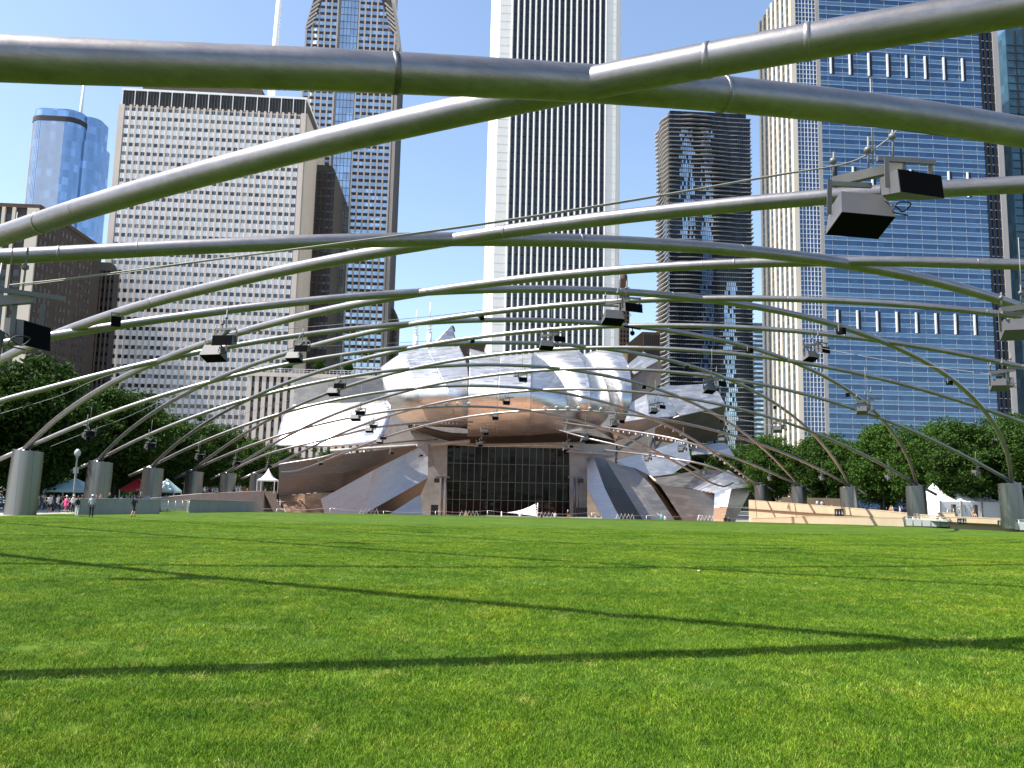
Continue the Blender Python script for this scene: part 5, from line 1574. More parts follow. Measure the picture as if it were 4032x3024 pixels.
MAT['rail_metal'] = plain('rail_metal', (0.45, 0.45, 0.45), 0.4, metal=0.7)
def mat_clear():
    m, nt, b = base_mat('rail_glass')
    setin(b, color=(0.55, 0.62, 0.62), rough=0.05, spec=0.5)
    tr = nt.nodes.new('ShaderNodeBsdfTransparent')
    mx = nt.nodes.new('ShaderNodeMixShader'); mx.inputs[0].default_value = 0.75
    nt.links.new(b.outputs[0], mx.inputs[1]); nt.links.new(tr.outputs[0], mx.inputs[2])
    nt.links.new(mx.outputs[0], nt.nodes['Material Output'].inputs[0])
    return m
MAT['rail_glass'] = mat_clear()
def railing(pts, n, label, hb):
    t = thing('glass_railing', label, 'railing', (0, 0, 0))
    a, b_ = Vector(pts[0]), Vector(pts[1])
    for i in range(n + 1):
        p = a.lerp(b_, i / n)
        mb = MB(); mb.tube([p - Vector((0, 0, hb)), p], .04, 6); mb.build('post', MAT['rail_metal'], t)
        if i < n:
            q = a.lerp(b_, (i + 1) / n)
            mb = MB(); mb.bar(p.lerp(q, .06) - Vector((0, 0, hb * .55)), p.lerp(q, .94) - Vector((0, 0, hb * .55)), .02, hb * .8); mb.build('pane', MAT['rail_glass'], t)
    mb = MB(); mb.tube([a, b_], .045, 6); mb.build('handrail', MAT['rail_metal'], t)
railing([P(634, 1969, 88), P(746, 1971, 96)], 4, 'glass railing panels between the two low concrete walls', 1.15)
railing([P(3560, 2034, 101), P(3738, 2038, 95)], 5, 'glass railing in front of the ramp by the planter wall', 1.15)
railing([P(3978, 2046, 87), P(4080, 2050, 84)], 3, 'glass railing at the end of the planter wall', 1.1)
railing([P(3730, 2008, 108), P(3800, 1990, 112)], 3, 'stair railing in front of the large white tent', .9)

MAT['sign_dark'] = plain('sign_dark', (0.05, 0.045, 0.04), 0.5)
MAT['sign_white'] = plain('sign_white', (0.75, 0.75, 0.72), 0.5)
def figure_plate(px, py, y, kind, label, w=0.42, h=0.62):
    t = thing('pictogram_plate', label, 'sign', at(px, py, y))
    mb = MB(); mb.box(-w / 2, w / 2, -.05, 0.02, -h / 2, h / 2); mb.build('plate', MAT['sign_dark'], t)
    mb = MB()
    yb = -.056
    def disc(cx, cz, r):
        mb.add([(cx + r * math.cos(k * .628), yb, cz + r * math.sin(k * .628)) for k in range(10)], [tuple(range(10))[::-1]])
    if kind == 'man':
        disc(0, .2, .055); mb.quad((-.08, yb, .12), (.08, yb, .12), (.08, yb, -.06), (-.08, yb, -.06)); mb.quad((-.07, yb, -.06), (-.01, yb, -.06), (-.01, yb, -.25), (-.07, yb, -.25)); mb.quad((.01, yb, -.06), (.07, yb, -.06), (.07, yb, -.25), (.01, yb, -.25))
    elif kind == 'woman':
        disc(0, .2, .055); mb.add([(0, yb, .14), (.12, yb, -.1), (-.12, yb, -.1)], [(0, 1, 2)]); mb.quad((-.06, yb, -.1), (-.01, yb, -.1), (-.01, yb, -.25), (-.06, yb, -.25)); mb.quad((.01, yb, -.1), (.06, yb, -.1), (.06, yb, -.25), (.01, yb, -.25))
    elif kind == 'arrow':
        mb.add([(-.15, yb, 0), (0, yb, .12), (0, yb, -.12)], [(0, 1, 2)]); mb.quad((0, yb, .045), (.15, yb, .045), (.15, yb, -.045), (0, yb, -.045))
    else:
        disc(-.02, .2, .05); mb.quad((-.05, yb, .13), (.02, yb, .13), (.02, yb, -.05), (-.05, yb, -.05)); mb.quad((.02, yb, 0), (.12, yb, 0), (.12, yb, -.05), (.02, yb, -.05)); disc(.02, -.14, .1)
    mb.build('pictogram', MAT['sign_white'], t)
for i, kd in enumerate(('man', 'woman', 'chair')):
    figure_plate(3293 + i * 11, 2018, 111.0, kd, '%s pictogram plate on the long sloping beige wall' % {'man': 'standing man', 'woman': 'standing woman', 'chair': 'wheelchair'}[kd], .5, 1.0)
for i, kd in enumerate(('arrow', 'man', 'woman')):
    figure_plate(3776 + i * 11, 2052, 93.2, kd, '%s pictogram plate in a row of three on the planter wall' % {'arrow': 'left arrow', 'man': 'standing man', 'woman': 'standing woman'}[kd])
for i, kd in enumerate(('man', 'chair')):
    figure_plate(3935 + i * 12, 2060, 88.6, kd, '%s pictogram plate in a pair on the planter wall' % {'man': 'standing man', 'chair': 'wheelchair'}[kd])

# rope fence along the far edge of the lawn
t = thing('rope_fence', 'thin rope strung on low posts between the lawn and the seats', 'fence', (0, 0, 0))
rp = [P(px, py, 116) for px, py in ((915, 1990), (1090, 2003), (1300, 1999), (1510, 2012), (1715, 2012), (1920, 2010), (2110, 2018), (2330, 2018), (2545, 2030), (2750, 2028), (2950, 2040))]
for i, p in enumerate(rp):
    p = Vector(p)
    mb = MB(); mb.tube([p - Vector((0, 0, 1.4)), p], .03, 6); mb.build('post', MAT['rail_metal'], t)
    if i:
        q = Vector(rp[i - 1])
        mb = MB(); mb.tube(catmull([q, q.lerp(p, .5) - Vector((0, 0, .22)), p], 7), .014, 5); mb.build('rope', MAT['rail_metal'], t)
for px, lab in ((1810, 'before the glazed stage'), (2110, 'beside the white sail'), (1415, 'before the left steel folds'), (2745, 'before the brown steel skirt'), (3025, 'at the foot of the beige wall'), (2425, 'before the pale fan blade')):
    mb = MB()
    p = at(px, 2030 + (px - 1800) * .02, 117)
    pts = [p + Vector((i * .26, 0, .72 if i % 2 else .0)) for i in range(11)]
    mb.tube(pts, .035, 5, smooth=False)
    tag(mb.build('folding_barrier', MAT['sign_white']), 'low white zigzag folding barrier ' + lab, 'barrier')
# slatted fence behind the beige wall
t = thing('slat_fence', 'dark brown slatted fence behind the far part of the beige wall', 'fence', (0, 0, 0))
a, b_ = at(3080, 1962, 158), at(3322, 1962, 128)
mb = MB(); mb.box(-.05, .05, -.03, .03, 0, 2.4); sm = mb.mesh('slat', plain('fence_brown', (0.10, 0.075, 0.05), .8))
for i in range(90):
    p = a.lerp(b_, i / 89)
    put('slat', sm, t, (p.x, p.y, -0.6), -.9)
for z in (.0, 1.3):
    mb = MB(); mb.bar(a * 1 + Vector((.1, .1, z - a.z)), b_ + Vector((.1, .1, z - b_.z)), .05, .1); mb.build('rail', sm.materials[0], t)

# ------------------------------------------------------------------ tents and sails
def mat_fabric(name, col):
    m = plain(name, col, 0.7, var=.05, vscale=.6)
    return m
MAT['tent_white'] = mat_fabric('tent_white', (0.80, 0.80, 0.79))
MAT['tent_teal'] = mat_fabric('tent_teal', (0.35, 0.50, 0.52))
MAT['tent_red'] = mat_fabric('tent_red', (0.55, 0.04, 0.05))
MAT['tent_mint'] = mat_fabric('tent_mint', (0.60, 0.78, 0.70))
def marquee(loc, w, d, h, peak, mat, label, curved=True, panels=False):
    t = thing('marquee', label, 'tent', loc)
    mb = MB()
    n = 8
    vs, fs = [], []
    lv = 7
    for k in range(lv):
        f = k / (lv - 1)
        zz = h + peak * (f ** (1.9 if curved else 1.0))
        s = 1 - f
        for i in range(4 * n):
            e, q = divmod(i, n)
            u = q / n
            cx, cy = [(-1 + 2 * u, -1), (1, -1 + 2 * u), (1 - 2 * u, 1), (-1, 1 - 2 * u)][e]
            vs.append((cx * w / 2 * max(s, .015), cy * d / 2 * max(s, .015), zz))
    m = 4 * n
    for k in range(lv - 1):
        for i in range(m):
            fs.append((k * m + i, k * m + (i + 1) % m, (k + 1) * m + (i + 1) % m, (k + 1) * m + i))
    mb.add(vs, fs, 0, False)
    mb.build('roof', mat, t)
    mb = MB()
    m4 = [(-w / 2, -d / 2), (w / 2, -d / 2), (w / 2, d / 2), (-w / 2, d / 2)]
    for i in range(4):
        (x0, y0), (x1, y1) = m4[i], m4[(i + 1) % 4]
        seg = 8
        for k in range(seg):
            p, q = (x0 + (x1 - x0) * k / seg, y0 + (y1 - y0) * k / seg), (x0 + (x1 - x0) * (k + 1) / seg, y0 + (y1 - y0) * (k + 1) / seg)
            mb.quad((p[0], p[1], h - .28), (q[0], q[1], h - .28), (q[0], q[1], h + .01), (p[0], p[1], h + .01))
    mb.build('valance', mat, t)
    for (x, y) in m4:
        mb = MB(); mb.box(x * .97 - .06, x * .97 + .06, y * .97 - .06, y * .97 + .06, 0, h); mb.build('leg', MAT['sign_white'], t)
        if panels:
            mb = MB(); mb.box(x * .97 - .25, x * .97 + .25, y * .97 - .03, y * .97 + .03, 0, h - .1); mb.build('curtain', mat, t)
    return t
p = at(1052, 1937, 146)
marquee((p.x, 146, p.z - .2), 3.0, 3.0, 2.3, 1.9, MAT['tent_white'], 'small white peaked marquee beside the folded steel sheets')
p = at(275, 1945, 96)
marquee((p.x, 97, -1.5), 4.6, 4.6, 2.4, 1.3, MAT['tent_teal'], 'pale teal canopy tent under the trees by the lamp post', False)
p = at(540, 1935, 122)
marquee((p.x, 122, -1.5), 3.6, 3.6, 2.3, 1.7, MAT['tent_red'], 'red canopy tent between the pylons under the trees', False)
p = at(655, 1935, 128)
marquee((p.x, 128, -1.5), 3.4, 3.4, 2.2, 1.8, MAT['tent_mint'], 'white and mint canopy tent beside the yellow flowers', False)
# large white tent on the right
t = thing('large_tent', 'large white walled tent with three peaks among the trees', 'tent', (at(3825, 2000, 112).x, 112, -1.2))
WT = 9.0
mb = MB(); mb.box(-WT / 2, WT / 2, 0, 8, 0, 3.0); mb.build('side_wall', MAT['tent_white'], t)
for i in range(3):
    x = -WT / 2 + WT * (i + .5) / 3
    mb = MB()
    w = WT / 6
    ring = []
    for f in (0, .25, .5, .75, 1):
        s = (1 - f); z = 3.0 + 2.6 * f ** 1.7
        ring.append([(x - w * s, 4 - 4 * s, z), (x + w * s, 4 - 4 * s, z), (x + w * s, 4 + 4 * s, z), (x - w * s, 4 + 4 * s, z)])
    for a, b_ in zip(ring[:-1], ring[1:]):
        for q in range(4):
            mb.quad(a[q], a[(q + 1) % 4], b_[(q + 1) % 4], b_[q])
    mb.build('roof_peak', MAT['tent_white'], t)
for x in (-WT / 2, -WT / 6, WT / 6, WT / 2):
    mb = MB(); mb.box(x - .1, x + .1, -.12, .05, 0, 3.1); mb.build('pole', MAT['concrete'], t)
for x in (-3.4, -.3):
    mb = MB(); mb.box(x, x + .45, -1.2, -.75, 0, 2.6); mb.build('post', MAT['bark'], t)
# triangular sail by the stage
t = thing('shade_sail', 'pale pink-white triangular sail with scalloped edge before the stage glass', 'canopy', at(2115, 2030, 135))
O = at(2115, 2030, 135)
mb = MB()
A, B_, C_ = at(1996, 2018, 135) - O, at(2112, 1982, 136) - O, at(2116, 2032, 134) - O
n = 10
vs, fs = [], []
for i in range(n + 1):
    f = i / n
    for j in range(n + 1):
        q = j / n
        e = B_.lerp(C_, q)
        p = A.lerp(e, f)
        p = p + Vector((0, -.25 * math.sin(math.pi * f) * math.sin(math.pi * q), -0.30 * math.sin(math.pi * f) * (1 - q)))
        if i == n:
            p.x -= 0.28 * abs(math.sin(q * math.pi * 5))
        vs.append(p)
for i in range(n):
    for j in range(n):
        fs.append((i * (n + 1) + j, (i + 1) * (n + 1) + j, (i + 1) * (n + 1) + j + 1, i * (n + 1) + j + 1))
mb.add(vs, fs, 0, True)
mb.build('sail', mat_fabric('sail_cloth', (0.72, 0.66, 0.62)), t)
for px, py in ((2117, 1980), (1975, 2014)):
    p = at(px, py, 136) - O
    mb = MB(); mb.tube([p, Vector((p.x, p.y, -2.2))], .09, 6); mb.build('post', MAT['sign_white'], t)

# ------------------------------------------------------------------ globe lamp post
b0 = at(279, 1946, 88)
t = thing('lamp_post', 'grey post lamp with a single globe standing on the paving', 'street lamp', (b0.x + .3, 88, -1.3))
HL = at(297, 1790, 88).z + 1.3
mb = MB(); mb.lathe((0, 0, 0), [(.34, 0), (.34, .3), (.24, .5), (.15, .9), (.12, 1.2), (.10, HL * .6), (.085, HL - .35), (.16, HL - .28), (.2, HL - .2)], 10); mb.build('post', MAT['concrete'], t)
mb = MB(); mb.lathe((0, 0, HL), [(.10, -.2), (.26, -.08), (.32, .12), (.28, .36), (.14, .54), (.02, .60)], 12); mb.build('globe', plain('globe_glass', (0.35, 0.40, 0.38), .2), t)
mb = MB(); mb.box(-.25, .25, -.06, .06, HL - 1.9, HL - 1.3); mb.build('banner_box', MAT['concrete'], t)
for px, y, w, h, lab in ((316, 92, 1.3, .95, 'tan notice board standing beside the paving wall'), (1003 - 160, 140, 1.6, 1.2, 'tan notice board near the far pylons')):
    p = at(px, 1950, y)
    t = thing('notice_board', lab, 'sign', (p.x, y, -1.45))
    mb = MB(); mb.box(-w / 2, w / 2, -.05, .05, .3, .3 + h); mb.build('board', MAT['beige_wall'], t)
    for s in (-1, 1):
        mb = MB(); mb.box(s * w * .42 - .04, s * w * .42 + .04, -.04, .04, 0, .3); mb.build('leg', MAT['sign_dark'], t)
# ------------------------------------------------------------------ loudspeaker clusters hung from the trellis
MAT['spk_grey'] = plain('speaker_grey', (0.085, 0.085, 0.092), 0.5, var=.06)
MAT['spk_black'] = plain('speaker_grille', (0.004, 0.004, 0.005), 0.95, var=.2, spec=0.05)
MAT['galv'] = plain('galvanised', (0.13, 0.127, 0.118), 0.5, metal=.2, var=.15)
MAT['wire'] = plain('wire', (0.20, 0.19, 0.17), 0.6)
MAT['wire_black'] = plain('wire_black', (0.01, 0.01, 0.01), 0.6)

def wedge(mb_body, mb_face, c, R, w, h, d, rake):
    """horn cabinet: wide raked front, narrower rounded back; R is a 3x3 (right, out, up)"""
    c = Vector(c)
    r, o, u = R
    def q(x, y, z):
        return c + r * x + o * y + u * z
    f = [q(-w / 2, d / 2 - rake, h / 2), q(w / 2, d / 2 - rake, h / 2), q(w / 2, d / 2, -h / 2), q(-w / 2, d / 2, -h / 2)]
    k = .80
    b_ = [q(-w / 2 * k, -d / 2, h / 2), q(w / 2 * k, -d / 2, h / 2), q(w / 2 * k, -d / 2 + .06, -h / 2 * .5), q(-w / 2 * k, -d / 2 + .06, -h / 2 * .5)]
    mb_body.add(f + b_, [(0, 1, 2, 3), (5, 4, 7, 6), (4, 5, 1, 0), (7, 3, 2, 6), (4, 0, 3, 7), (1, 5, 6, 2)])
    n = (f[3] - f[0]).cross(f[1] - f[0]).normalized()
    if n.dot(o) < 0: n = -n
    g = [(p - c) * .965 + c + n * .02 for p in f]
    mb_face.add(g + [p - n * .03 for p in g], [(0, 1, 2, 3), (0, 4, 5, 1), (1, 5, 6, 2), (2, 6, 7, 3), (3, 7, 4, 0)])

def basis(yaw, tilt):
    out = Vector((math.sin(yaw) * math.cos(tilt), -math.cos(yaw) * math.cos(tilt), math.sin(tilt)))
    right = Vector((math.cos(yaw), math.sin(yaw), 0))
    up = right.cross(out)
    if up.z < 0: up = -up
    return right, out, up

def cluster_proto(kind):
    """kind 0: two cabinets facing the lawn, 1: seen from behind / side, 2: one small box"""
    t = thing('speaker_cluster', 'x y z w', 'loudspeaker')
    mb = MB()
    mb.bar((-.75, .15, .55), (.45, -.35, .75), .16, .18)
    mb.bar((-.95, -.1, .42), (-.1, -.1, .42), .07, .09)
    mb.bar((-.15, -.45, .82), (.98, -.45, .80), .07, .09)
    mb.build('beam', MAT['galv'], t)
    specs = [((-.42, -.15, -.20), basis(.12, -1.22), 1.12, .62, .56, .06), ((.46, -.45, .27), basis(.22, -.06), 1.0, .46, .66, .08)]
    if kind == 1:
        specs = [((-.45, -.1, -.12), basis(2.5, -.35), .85, .50, .55, .1), ((.40, .1, .1), basis(.9, -.15), .8, .48, .55, .1)]
    if kind == 2:
        specs = [((.05, -.2, .12), basis(.0, -.2), .9, .50, .6, .12)]
    for c, R, w, h, d, rk in specs:
        mb, mf = MB(), MB()
        wedge(mb, mf, c, R, w, h, d, rk)
        b_ = mb.build('cabinet', MAT['spk_grey'], t)
        mf.build('grille', MAT['spk_black'], b_)
        # yoke straps either side
        for s in (-1, 1):
            r, o, u = R
            my = MB()
            p = Vector(c) + r * s * w * .5
            my.bar(p - u * .05, Vector((p.x, p.y, .46 if c[2] < 0 else .8)), .09, .018)
            my.build('yoke', MAT['galv'], t)
    mb = MB()
    for x, y, z, h in ((-.75, .1, .6, .55), (-.15, -.1, .66, .75), (.25, -.28, .74, 1.0)):
        mb.tube([(x, y, z), (x + .02, y, z + h)], .022, 6)
        mb.lathe((x, y, z + h * .55), [(.02, 0), (.07, .03), (.07, .10), (.02, .13)], 8)
    mb.build('hanger_rod', MAT['galv'], t)
    mb = MB()
    mb.tube(catmull([(.0, -.3, .1), (.15, -.5, -.12), (.32, -.45, -.2), (.45, -.5, -.05), (.2, -.52, -.05), (.1, -.48, -.22), (.38, -.5, -.28)], 24), .014, 5)
    mb.build('cable_loop', MAT['wire_black'], t)
    return t
PROTO = [cluster_proto(k) for k in range(3)]
used = [False] * 3
def cluster(px, py, y, kind, label, group, s=1.0, rz=0.0, hang=2.2):
    if not used[kind]:
        t = PROTO[kind]; used[kind] = True
    else:
        t = copy_tree(PROTO[kind])
    p = at(px, py, y)
    t.location = p
    if group: s *= .88
    t.scale = (s, s, s)
    t.rotation_euler = (0, 0, rz)
    tag(t, label, 'loudspeaker', group)
    if not group and 'group' in t: del t['group']
    # suspension wire up to the pipes
    if hang:
        mb = MB(); mb.tube([p + Vector((0, 0, .9 * s)), p + Vector((.03, .05, .9 * s + hang))], .014, 5)
        o = mb.build('suspension_wire', MAT['wire'])
        tag(o, 'wire above ' + ' '.join(label.replace(',', '').split()[:12]), 'wire', (group + ' wires') if group else None)
cluster(3443, 822, 16.8, 0, 'large grey pair of loudspeakers on a beam before the banded tower', None, 1.12, 0, 2.0)
cluster(10, 1325, 20.5, 1, 'dark grey loudspeaker pair with patched side before the old masonry block', None, 1.25, .5, 2.0)
ORD = ('first', 'second', 'third', 'fourth', 'fifth', 'sixth', 'seventh', 'eighth')
for k_, (px, py, y, s) in enumerate(((885, 1375, 38, 1.15), (1187, 1395, 52, 1.05), (1335, 1535, 68, 1.05), (1417, 1638, 85, 1.05), (1468, 1688, 101, 1.0), (1507, 1733, 120, 1.0))):
    cluster(px, py, y, 0, 'black-faced speaker cluster, %s from the stage in the line before the pale slab' % ORD[5 - k_], 'speaker clusters on the paving side', s, -.5)
for k_, (px, py, y, s) in enumerate(((2440, 1240, 40, 1.1), (2170, 1352, 59, 1.05), (2055, 1500, 77, 1.0), (1991, 1590, 93, 1.0), (1948, 1650, 108, 1.0), (1911, 1710, 124, 1.0), (1890, 1756, 140, 1.0))):
    cluster(px, py, y, 0 if y < 60 else 2, 'black-faced speaker, %s from the stage in the line before the visor' % ORD[6 - k_], 'speakers over the middle of the lawn', s, .1, 2.4)
for k_, (px, py, y, s) in enumerate(((3200, 1395, 55, 1.1), (2803, 1525, 62, 1.05), (2580, 1612, 84, 1.0), (2425, 1668, 98, 1.0), (2305, 1727, 120, 1.0), (2233, 1764, 138, 1.0))):
    cluster(px, py, y, 0, 'grey speaker pair, %s from the stage in the line towards the banded tower' % ORD[5 - k_], 'speaker pairs towards the banded tower', s, .35)
for k_, (px, py, y, s) in enumerate(((4030, 1290, 26, 1.15), (3952, 1510, 40, 1.05), (3410, 1612, 57, 1.05), (3075, 1687, 72, 1.05), (2853, 1730, 88, 1.0), (2690, 1770, 108, 1.0), (2553, 1808, 130, 1.0))):
    cluster(px, py, y, 1, 'turned-away speaker pair, %s from the stage in the line over the beige wall side' % ORD[6 - k_], 'speaker pairs near the beige wall', s, .2)
for k_, (px, py, y, s) in enumerate(((350, 1712, 62, 1.0), (590, 1757, 75, 1.0), (785, 1800, 90, 1.0), (930, 1826, 106, 1.0), (1057, 1838, 124, .9), (1260, 1828, 142, .9), (1540, 1785, 160, .9), (1655, 1795, 172, .9))):
    cluster(px, py, y, 1, 'low speaker pair, %s from the stage along the shaded pylons' % ORD[7 - k_], 'low speakers by the paving side pylons', s * .95, -.9, 1.6)
for k_, (px, py, y, s) in enumerate(((3845, 1862, 86, 1.0), (3498, 1880, 103, 1.0), (3235, 1882, 120, 1.0), (3030, 1885, 138, 1.0), (2775, 1862, 158, .95))):
    cluster(px, py, y, 1, 'low speaker pair, %s from the steel bulb along the sunlit pylons' % ORD[4 - k_], 'low speakers by the sunlit trees', s * .9, 1.2, 1.6)

# little floodlights clamped to pipes
def flood(px, py, y, s=1.0):
    t = thing('clamp_floodlight', 'small dark floodlight clamped under a trellis pipe', 'floodlight', at(px, py, y), RND.uniform(-.6, .6), 'floodlights clamped to the pipes')
    t.scale = (s, s, s)
    mb = MB(); mb.box(-.14, .14, -.16, .16, -.14, .14); mb.box(-.16, .16, -.2, -.16, -.17, .17); mb.build('housing', MAT['spk_black'], t)
    mb = MB(); mb.bar((-.16, 0, -.02), (-.16, 0, .32), .03, .06); mb.bar((.16, 0, -.02), (.16, 0, .32), .03, .06); mb.bar((-.17, 0, .32), (.17, 0, .32), .04, .04); mb.build('bracket', MAT['galv'], t)
for px, py, y in ((1960, 1140, 42), (1893, 1253, 56), (1860, 1342, 70), (455, 1268, 30), (2950, 1382, 52), (2705, 1452, 60), (2535, 1525, 74), (3310, 1305, 40), (3737, 1508, 58), (3338, 1556, 68), (3052, 1605, 80), (3537, 1765, 80), (3915, 1742, 70), (2840, 1660, 95), (3253, 1788, 100), (3040, 1812, 120)):
    flood(px, py, y)
# a security camera ball at the end of the central cluster
t = thing('camera_bracket', 'black bracket with hanging ball camera beside the central speakers', 'camera', at(2490, 1292, 48))
mb = MB(); mb.lathe((0, 0, -.3), [(.02, -.16), (.12, -.1), (.15, 0), (.12, .1), (.02, .14)], 10); mb.build('ball', MAT['spk_black'], t)
mb = MB(); mb.bar((-.5, 0, .1), (.5, 0, -.05), .08, .1); mb.bar((0, 0, -.2), (0, 0, .1), .05, .05); mb.build('bracket', MAT['spk_black'], t)

# cables strung between the clusters
def cable(pts, r, label):
    mb = MB(); mb.tube(catmull([at(*p) for p in pts], 60), r, 6)
    tag(mb.build('cable', MAT['wire']), label, 'cable')
cable([(40, 1122, 19.5), (310, 1092, 19.3), (800, 1027, 19), (1300, 962, 18.7), (1916, 878, 18.2), (2550, 777, 17.6), (3050, 690, 17.1), (3345, 640, 16.8), (3480, 560, 16.7), (3540, 505, 16.6)], .018, 'long grey twin cable running to the large loudspeaker pair')
cable([(60, 1128, 19.5), (430, 1082, 19.3), (470, 1078, 19.3), (800, 1030, 19), (1300, 966, 18.7), (1916, 883, 18.2), (2550, 782, 17.6), (3050, 694, 17.1), (3345, 645, 16.8)], .012, 'thin sagging wire twisted along the long grey cable')
cable([(885, 1315, 38), (1185, 1290, 38.5), (1650, 1250, 39), (1915, 1221, 39.5), (2388, 1173, 40)], .014, 'thin cable running from the paving side to the central speakers')
cable([(1190, 1366, 52), (1600, 1348, 55), (2158, 1311, 59)], .014, 'thin cable just below the rusty pipe')
cable([(0, 1629, 45), (230, 1560, 45.5), (365, 1500, 46), (520, 1448, 47)], .014, 'thin pale cable crossing the dark trees')
cable([(200, 1758, 62), (361, 1694, 62), (500, 1642, 62), (673, 1561, 62), (830, 1500, 62)], .014, 'thin cable carrying the lowest speaker before the trees')
cable([(800, 1681, 70), (992, 1619, 70), (1158, 1569, 69), (1315, 1523, 68)], .014, 'thin cable crossing in front of the annex')
cable([(1430, 1625, 85), (1700, 1592, 88), (1980, 1572, 93)], .014, 'thin cable in front of the bulb gores')
cable([(3205, 1365, 55), (3500, 1420, 48), (3950, 1480, 40)], .014, 'thin cable in front of the banded tower')
cable([(2580, 1590, 84), (2760, 1620, 84), (3060, 1680, 72)], .014, 'thin cable in front of the grey wing sheets')
cable([(1610, 1690, 140), (1850, 1755, 140), (2240, 1762, 138), (2700, 1870, 150)], .02, 'thin cable over the stage glass')
# ------------------------------------------------------------------ people
def body_mesh(pose):
    J, E = {}, []
    def j(n, p, r): J[n] = (Vector(p), r)
    def e(a, b_, lab): E.append((a, b_, lab))
    sit = pose == 'sit'
    hz = .48 if sit else .95
    lean = .16 if pose == 'lean' else (.05 if sit else 0.0)
    j('pelvis', (0, 0, hz), (.155, .115)); j('waist', (0, -lean * .3, hz + .2), (.135, .10)); j('chest', (0, -lean * .8, hz + .40), (.165, .115))
    j('neck', (0, -lean * 1.1, hz + .555), (.055, .055)); j('skull', (0, -lean * 1.2 - .01, hz + .64), (.06, .06))
    e('pelvis', 'waist', 1); e('waist', 'chest', 1); e('chest', 'neck', 0); e('neck', 'skull', 0)
    for s, n in ((-1, 'l'), (1, 'r')):
        j('sh' + n, (s * .185, -lean * .85, hz + .45), (.062, .058))
        el, wr = (s * .245, .03 - lean * .6, hz + .17), (s * .25, -.06 - lean, hz - .06)
        if pose == 'lean': el, wr = (s * .24, -.24, hz + .20), (s * .17, -.47, hz + .15)
        if pose == 'walk': el, wr = (s * .24, s * .14, hz + .18), (s * .25, s * .14 - .18, hz - .03)
        if sit: el, wr = (s * .24, -.08, hz + .18), (s * .14, -.30, hz + .12)
        if pose == 'point' and s > 0: el, wr = (.38, -.16, hz + .52), (.54, -.28, hz + .66)
        j('el' + n, el, (.046, .046)); j('wr' + n, wr, (.031, .028))
        d = (Vector(wr) - Vector(el)).normalized()
        pm = Vector(wr) + d * .06
        j('pa' + n, pm, (.036, .022))
        e('chest', 'sh' + n, 1); e('sh' + n, 'el' + n, 1); e('el' + n, 'wr' + n, 0); e('wr' + n, 'pa' + n, 0)
        side = d.orthogonal().normalized()
        cross = d.cross(side)
        for k, (off, L) in enumerate(((-.030, .068), (-.010, .080), (.010, .076), (.028, .060))):
            b0 = pm + d * .03 + side * off
            j('f%s%da' % (n, k), b0, (.010, .010)); j('f%s%db' % (n, k), b0 + d * L * .55 + cross * .006, (.009, .009)); j('f%s%dc' % (n, k), b0 + d * L * .95 + cross * .024, (.008, .008))
            e('pa' + n, 'f%s%da' % (n, k), 0); e('f%s%da' % (n, k), 'f%s%db' % (n, k), 0); e('f%s%db' % (n, k), 'f%s%dc' % (n, k), 0)
        j('t%sa' % n, pm - side * .045 - d * .01, (.011, .011)); j('t%sb' % n, pm - side * .062 + d * .04, (.009, .009))
        e('pa' + n, 't%sa' % n, 0); e('t%sa' % n, 't%sb' % n, 0)
        kn, an = (s * .10, -.02, hz - .45), (s * .10, .03, hz - .86)
        if pose == 'walk': kn, an = (s * .10, -s * .17 - .03, hz - .44), (s * .10, -s * .24 + .08, hz - .85)
        if sit: kn, an = (s * .13, -.44, hz + .02), (s * .13, -.42, hz - .40)
        j('hip' + n, (s * .088, 0, hz - .04), (.092, .095)); j('kn' + n, kn, (.060, .062)); j('an' + n, an, (.040, .044)); j('toe' + n, (an[0] + s * .02, an[1] - .16, an[2] - .055), (.042, .034))
        e('pelvis', 'hip' + n, 2); e('hip' + n, 'kn' + n, 2); e('kn' + n, 'an' + n, 3); e('an' + n, 'toe' + n, 4)
    names = list(J)
    me = bpy.data.meshes.new('body')
    me.from_pydata([tuple(J[n][0]) for n in names], [(names.index(a), names.index(b_)) for a, b_, _ in E], [])
    o = bpy.data.objects.new('tmp_body', me)
    COL.objects.link(o)
    o.modifiers.new('skin', 'SKIN')
    sk = me.skin_vertices[0].data
    for i, n in enumerate(names):
        sk[i].radius = J[n][1]
        sk[i].use_root = (n == 'pelvis')
    sb = o.modifiers.new('sub', 'SUBSURF'); sb.levels = 1; sb.render_levels = 1
    dg = bpy.context.evaluated_depsgraph_get()
    ev = bpy.data.meshes.new_from_object(o.evaluated_get(dg))
    vs = [v.co.copy() for v in ev.vertices]
    fs = [tuple(p.vertices) for p in ev.polygons]
    bpy.data.objects.remove(o, do_unlink=True)
    mats = []
    for f in fs:
        c = sum((vs[i] for i in f), Vector()) / len(f)
        best, lab = 1e9, 1
        for a, b_, l in E:
            A, B = J[a][0], J[b_][0]
            t = max(0, min(1, (c - A).dot(B - A) / max(1e-9, (B - A).length_squared)))
            d = (c - A.lerp(B, t)).length - (J[a][1][0] * (1 - t) + J[b_][1][0] * t)
            if d < best: best, lab = d, l
        mats.append(lab)
    # head with brow, nose, chin, ears and hair cap
    hc = J['skull'][0] + Vector((0, -.005, .085))
    nu, nv = 16, 11
    o0 = len(vs)
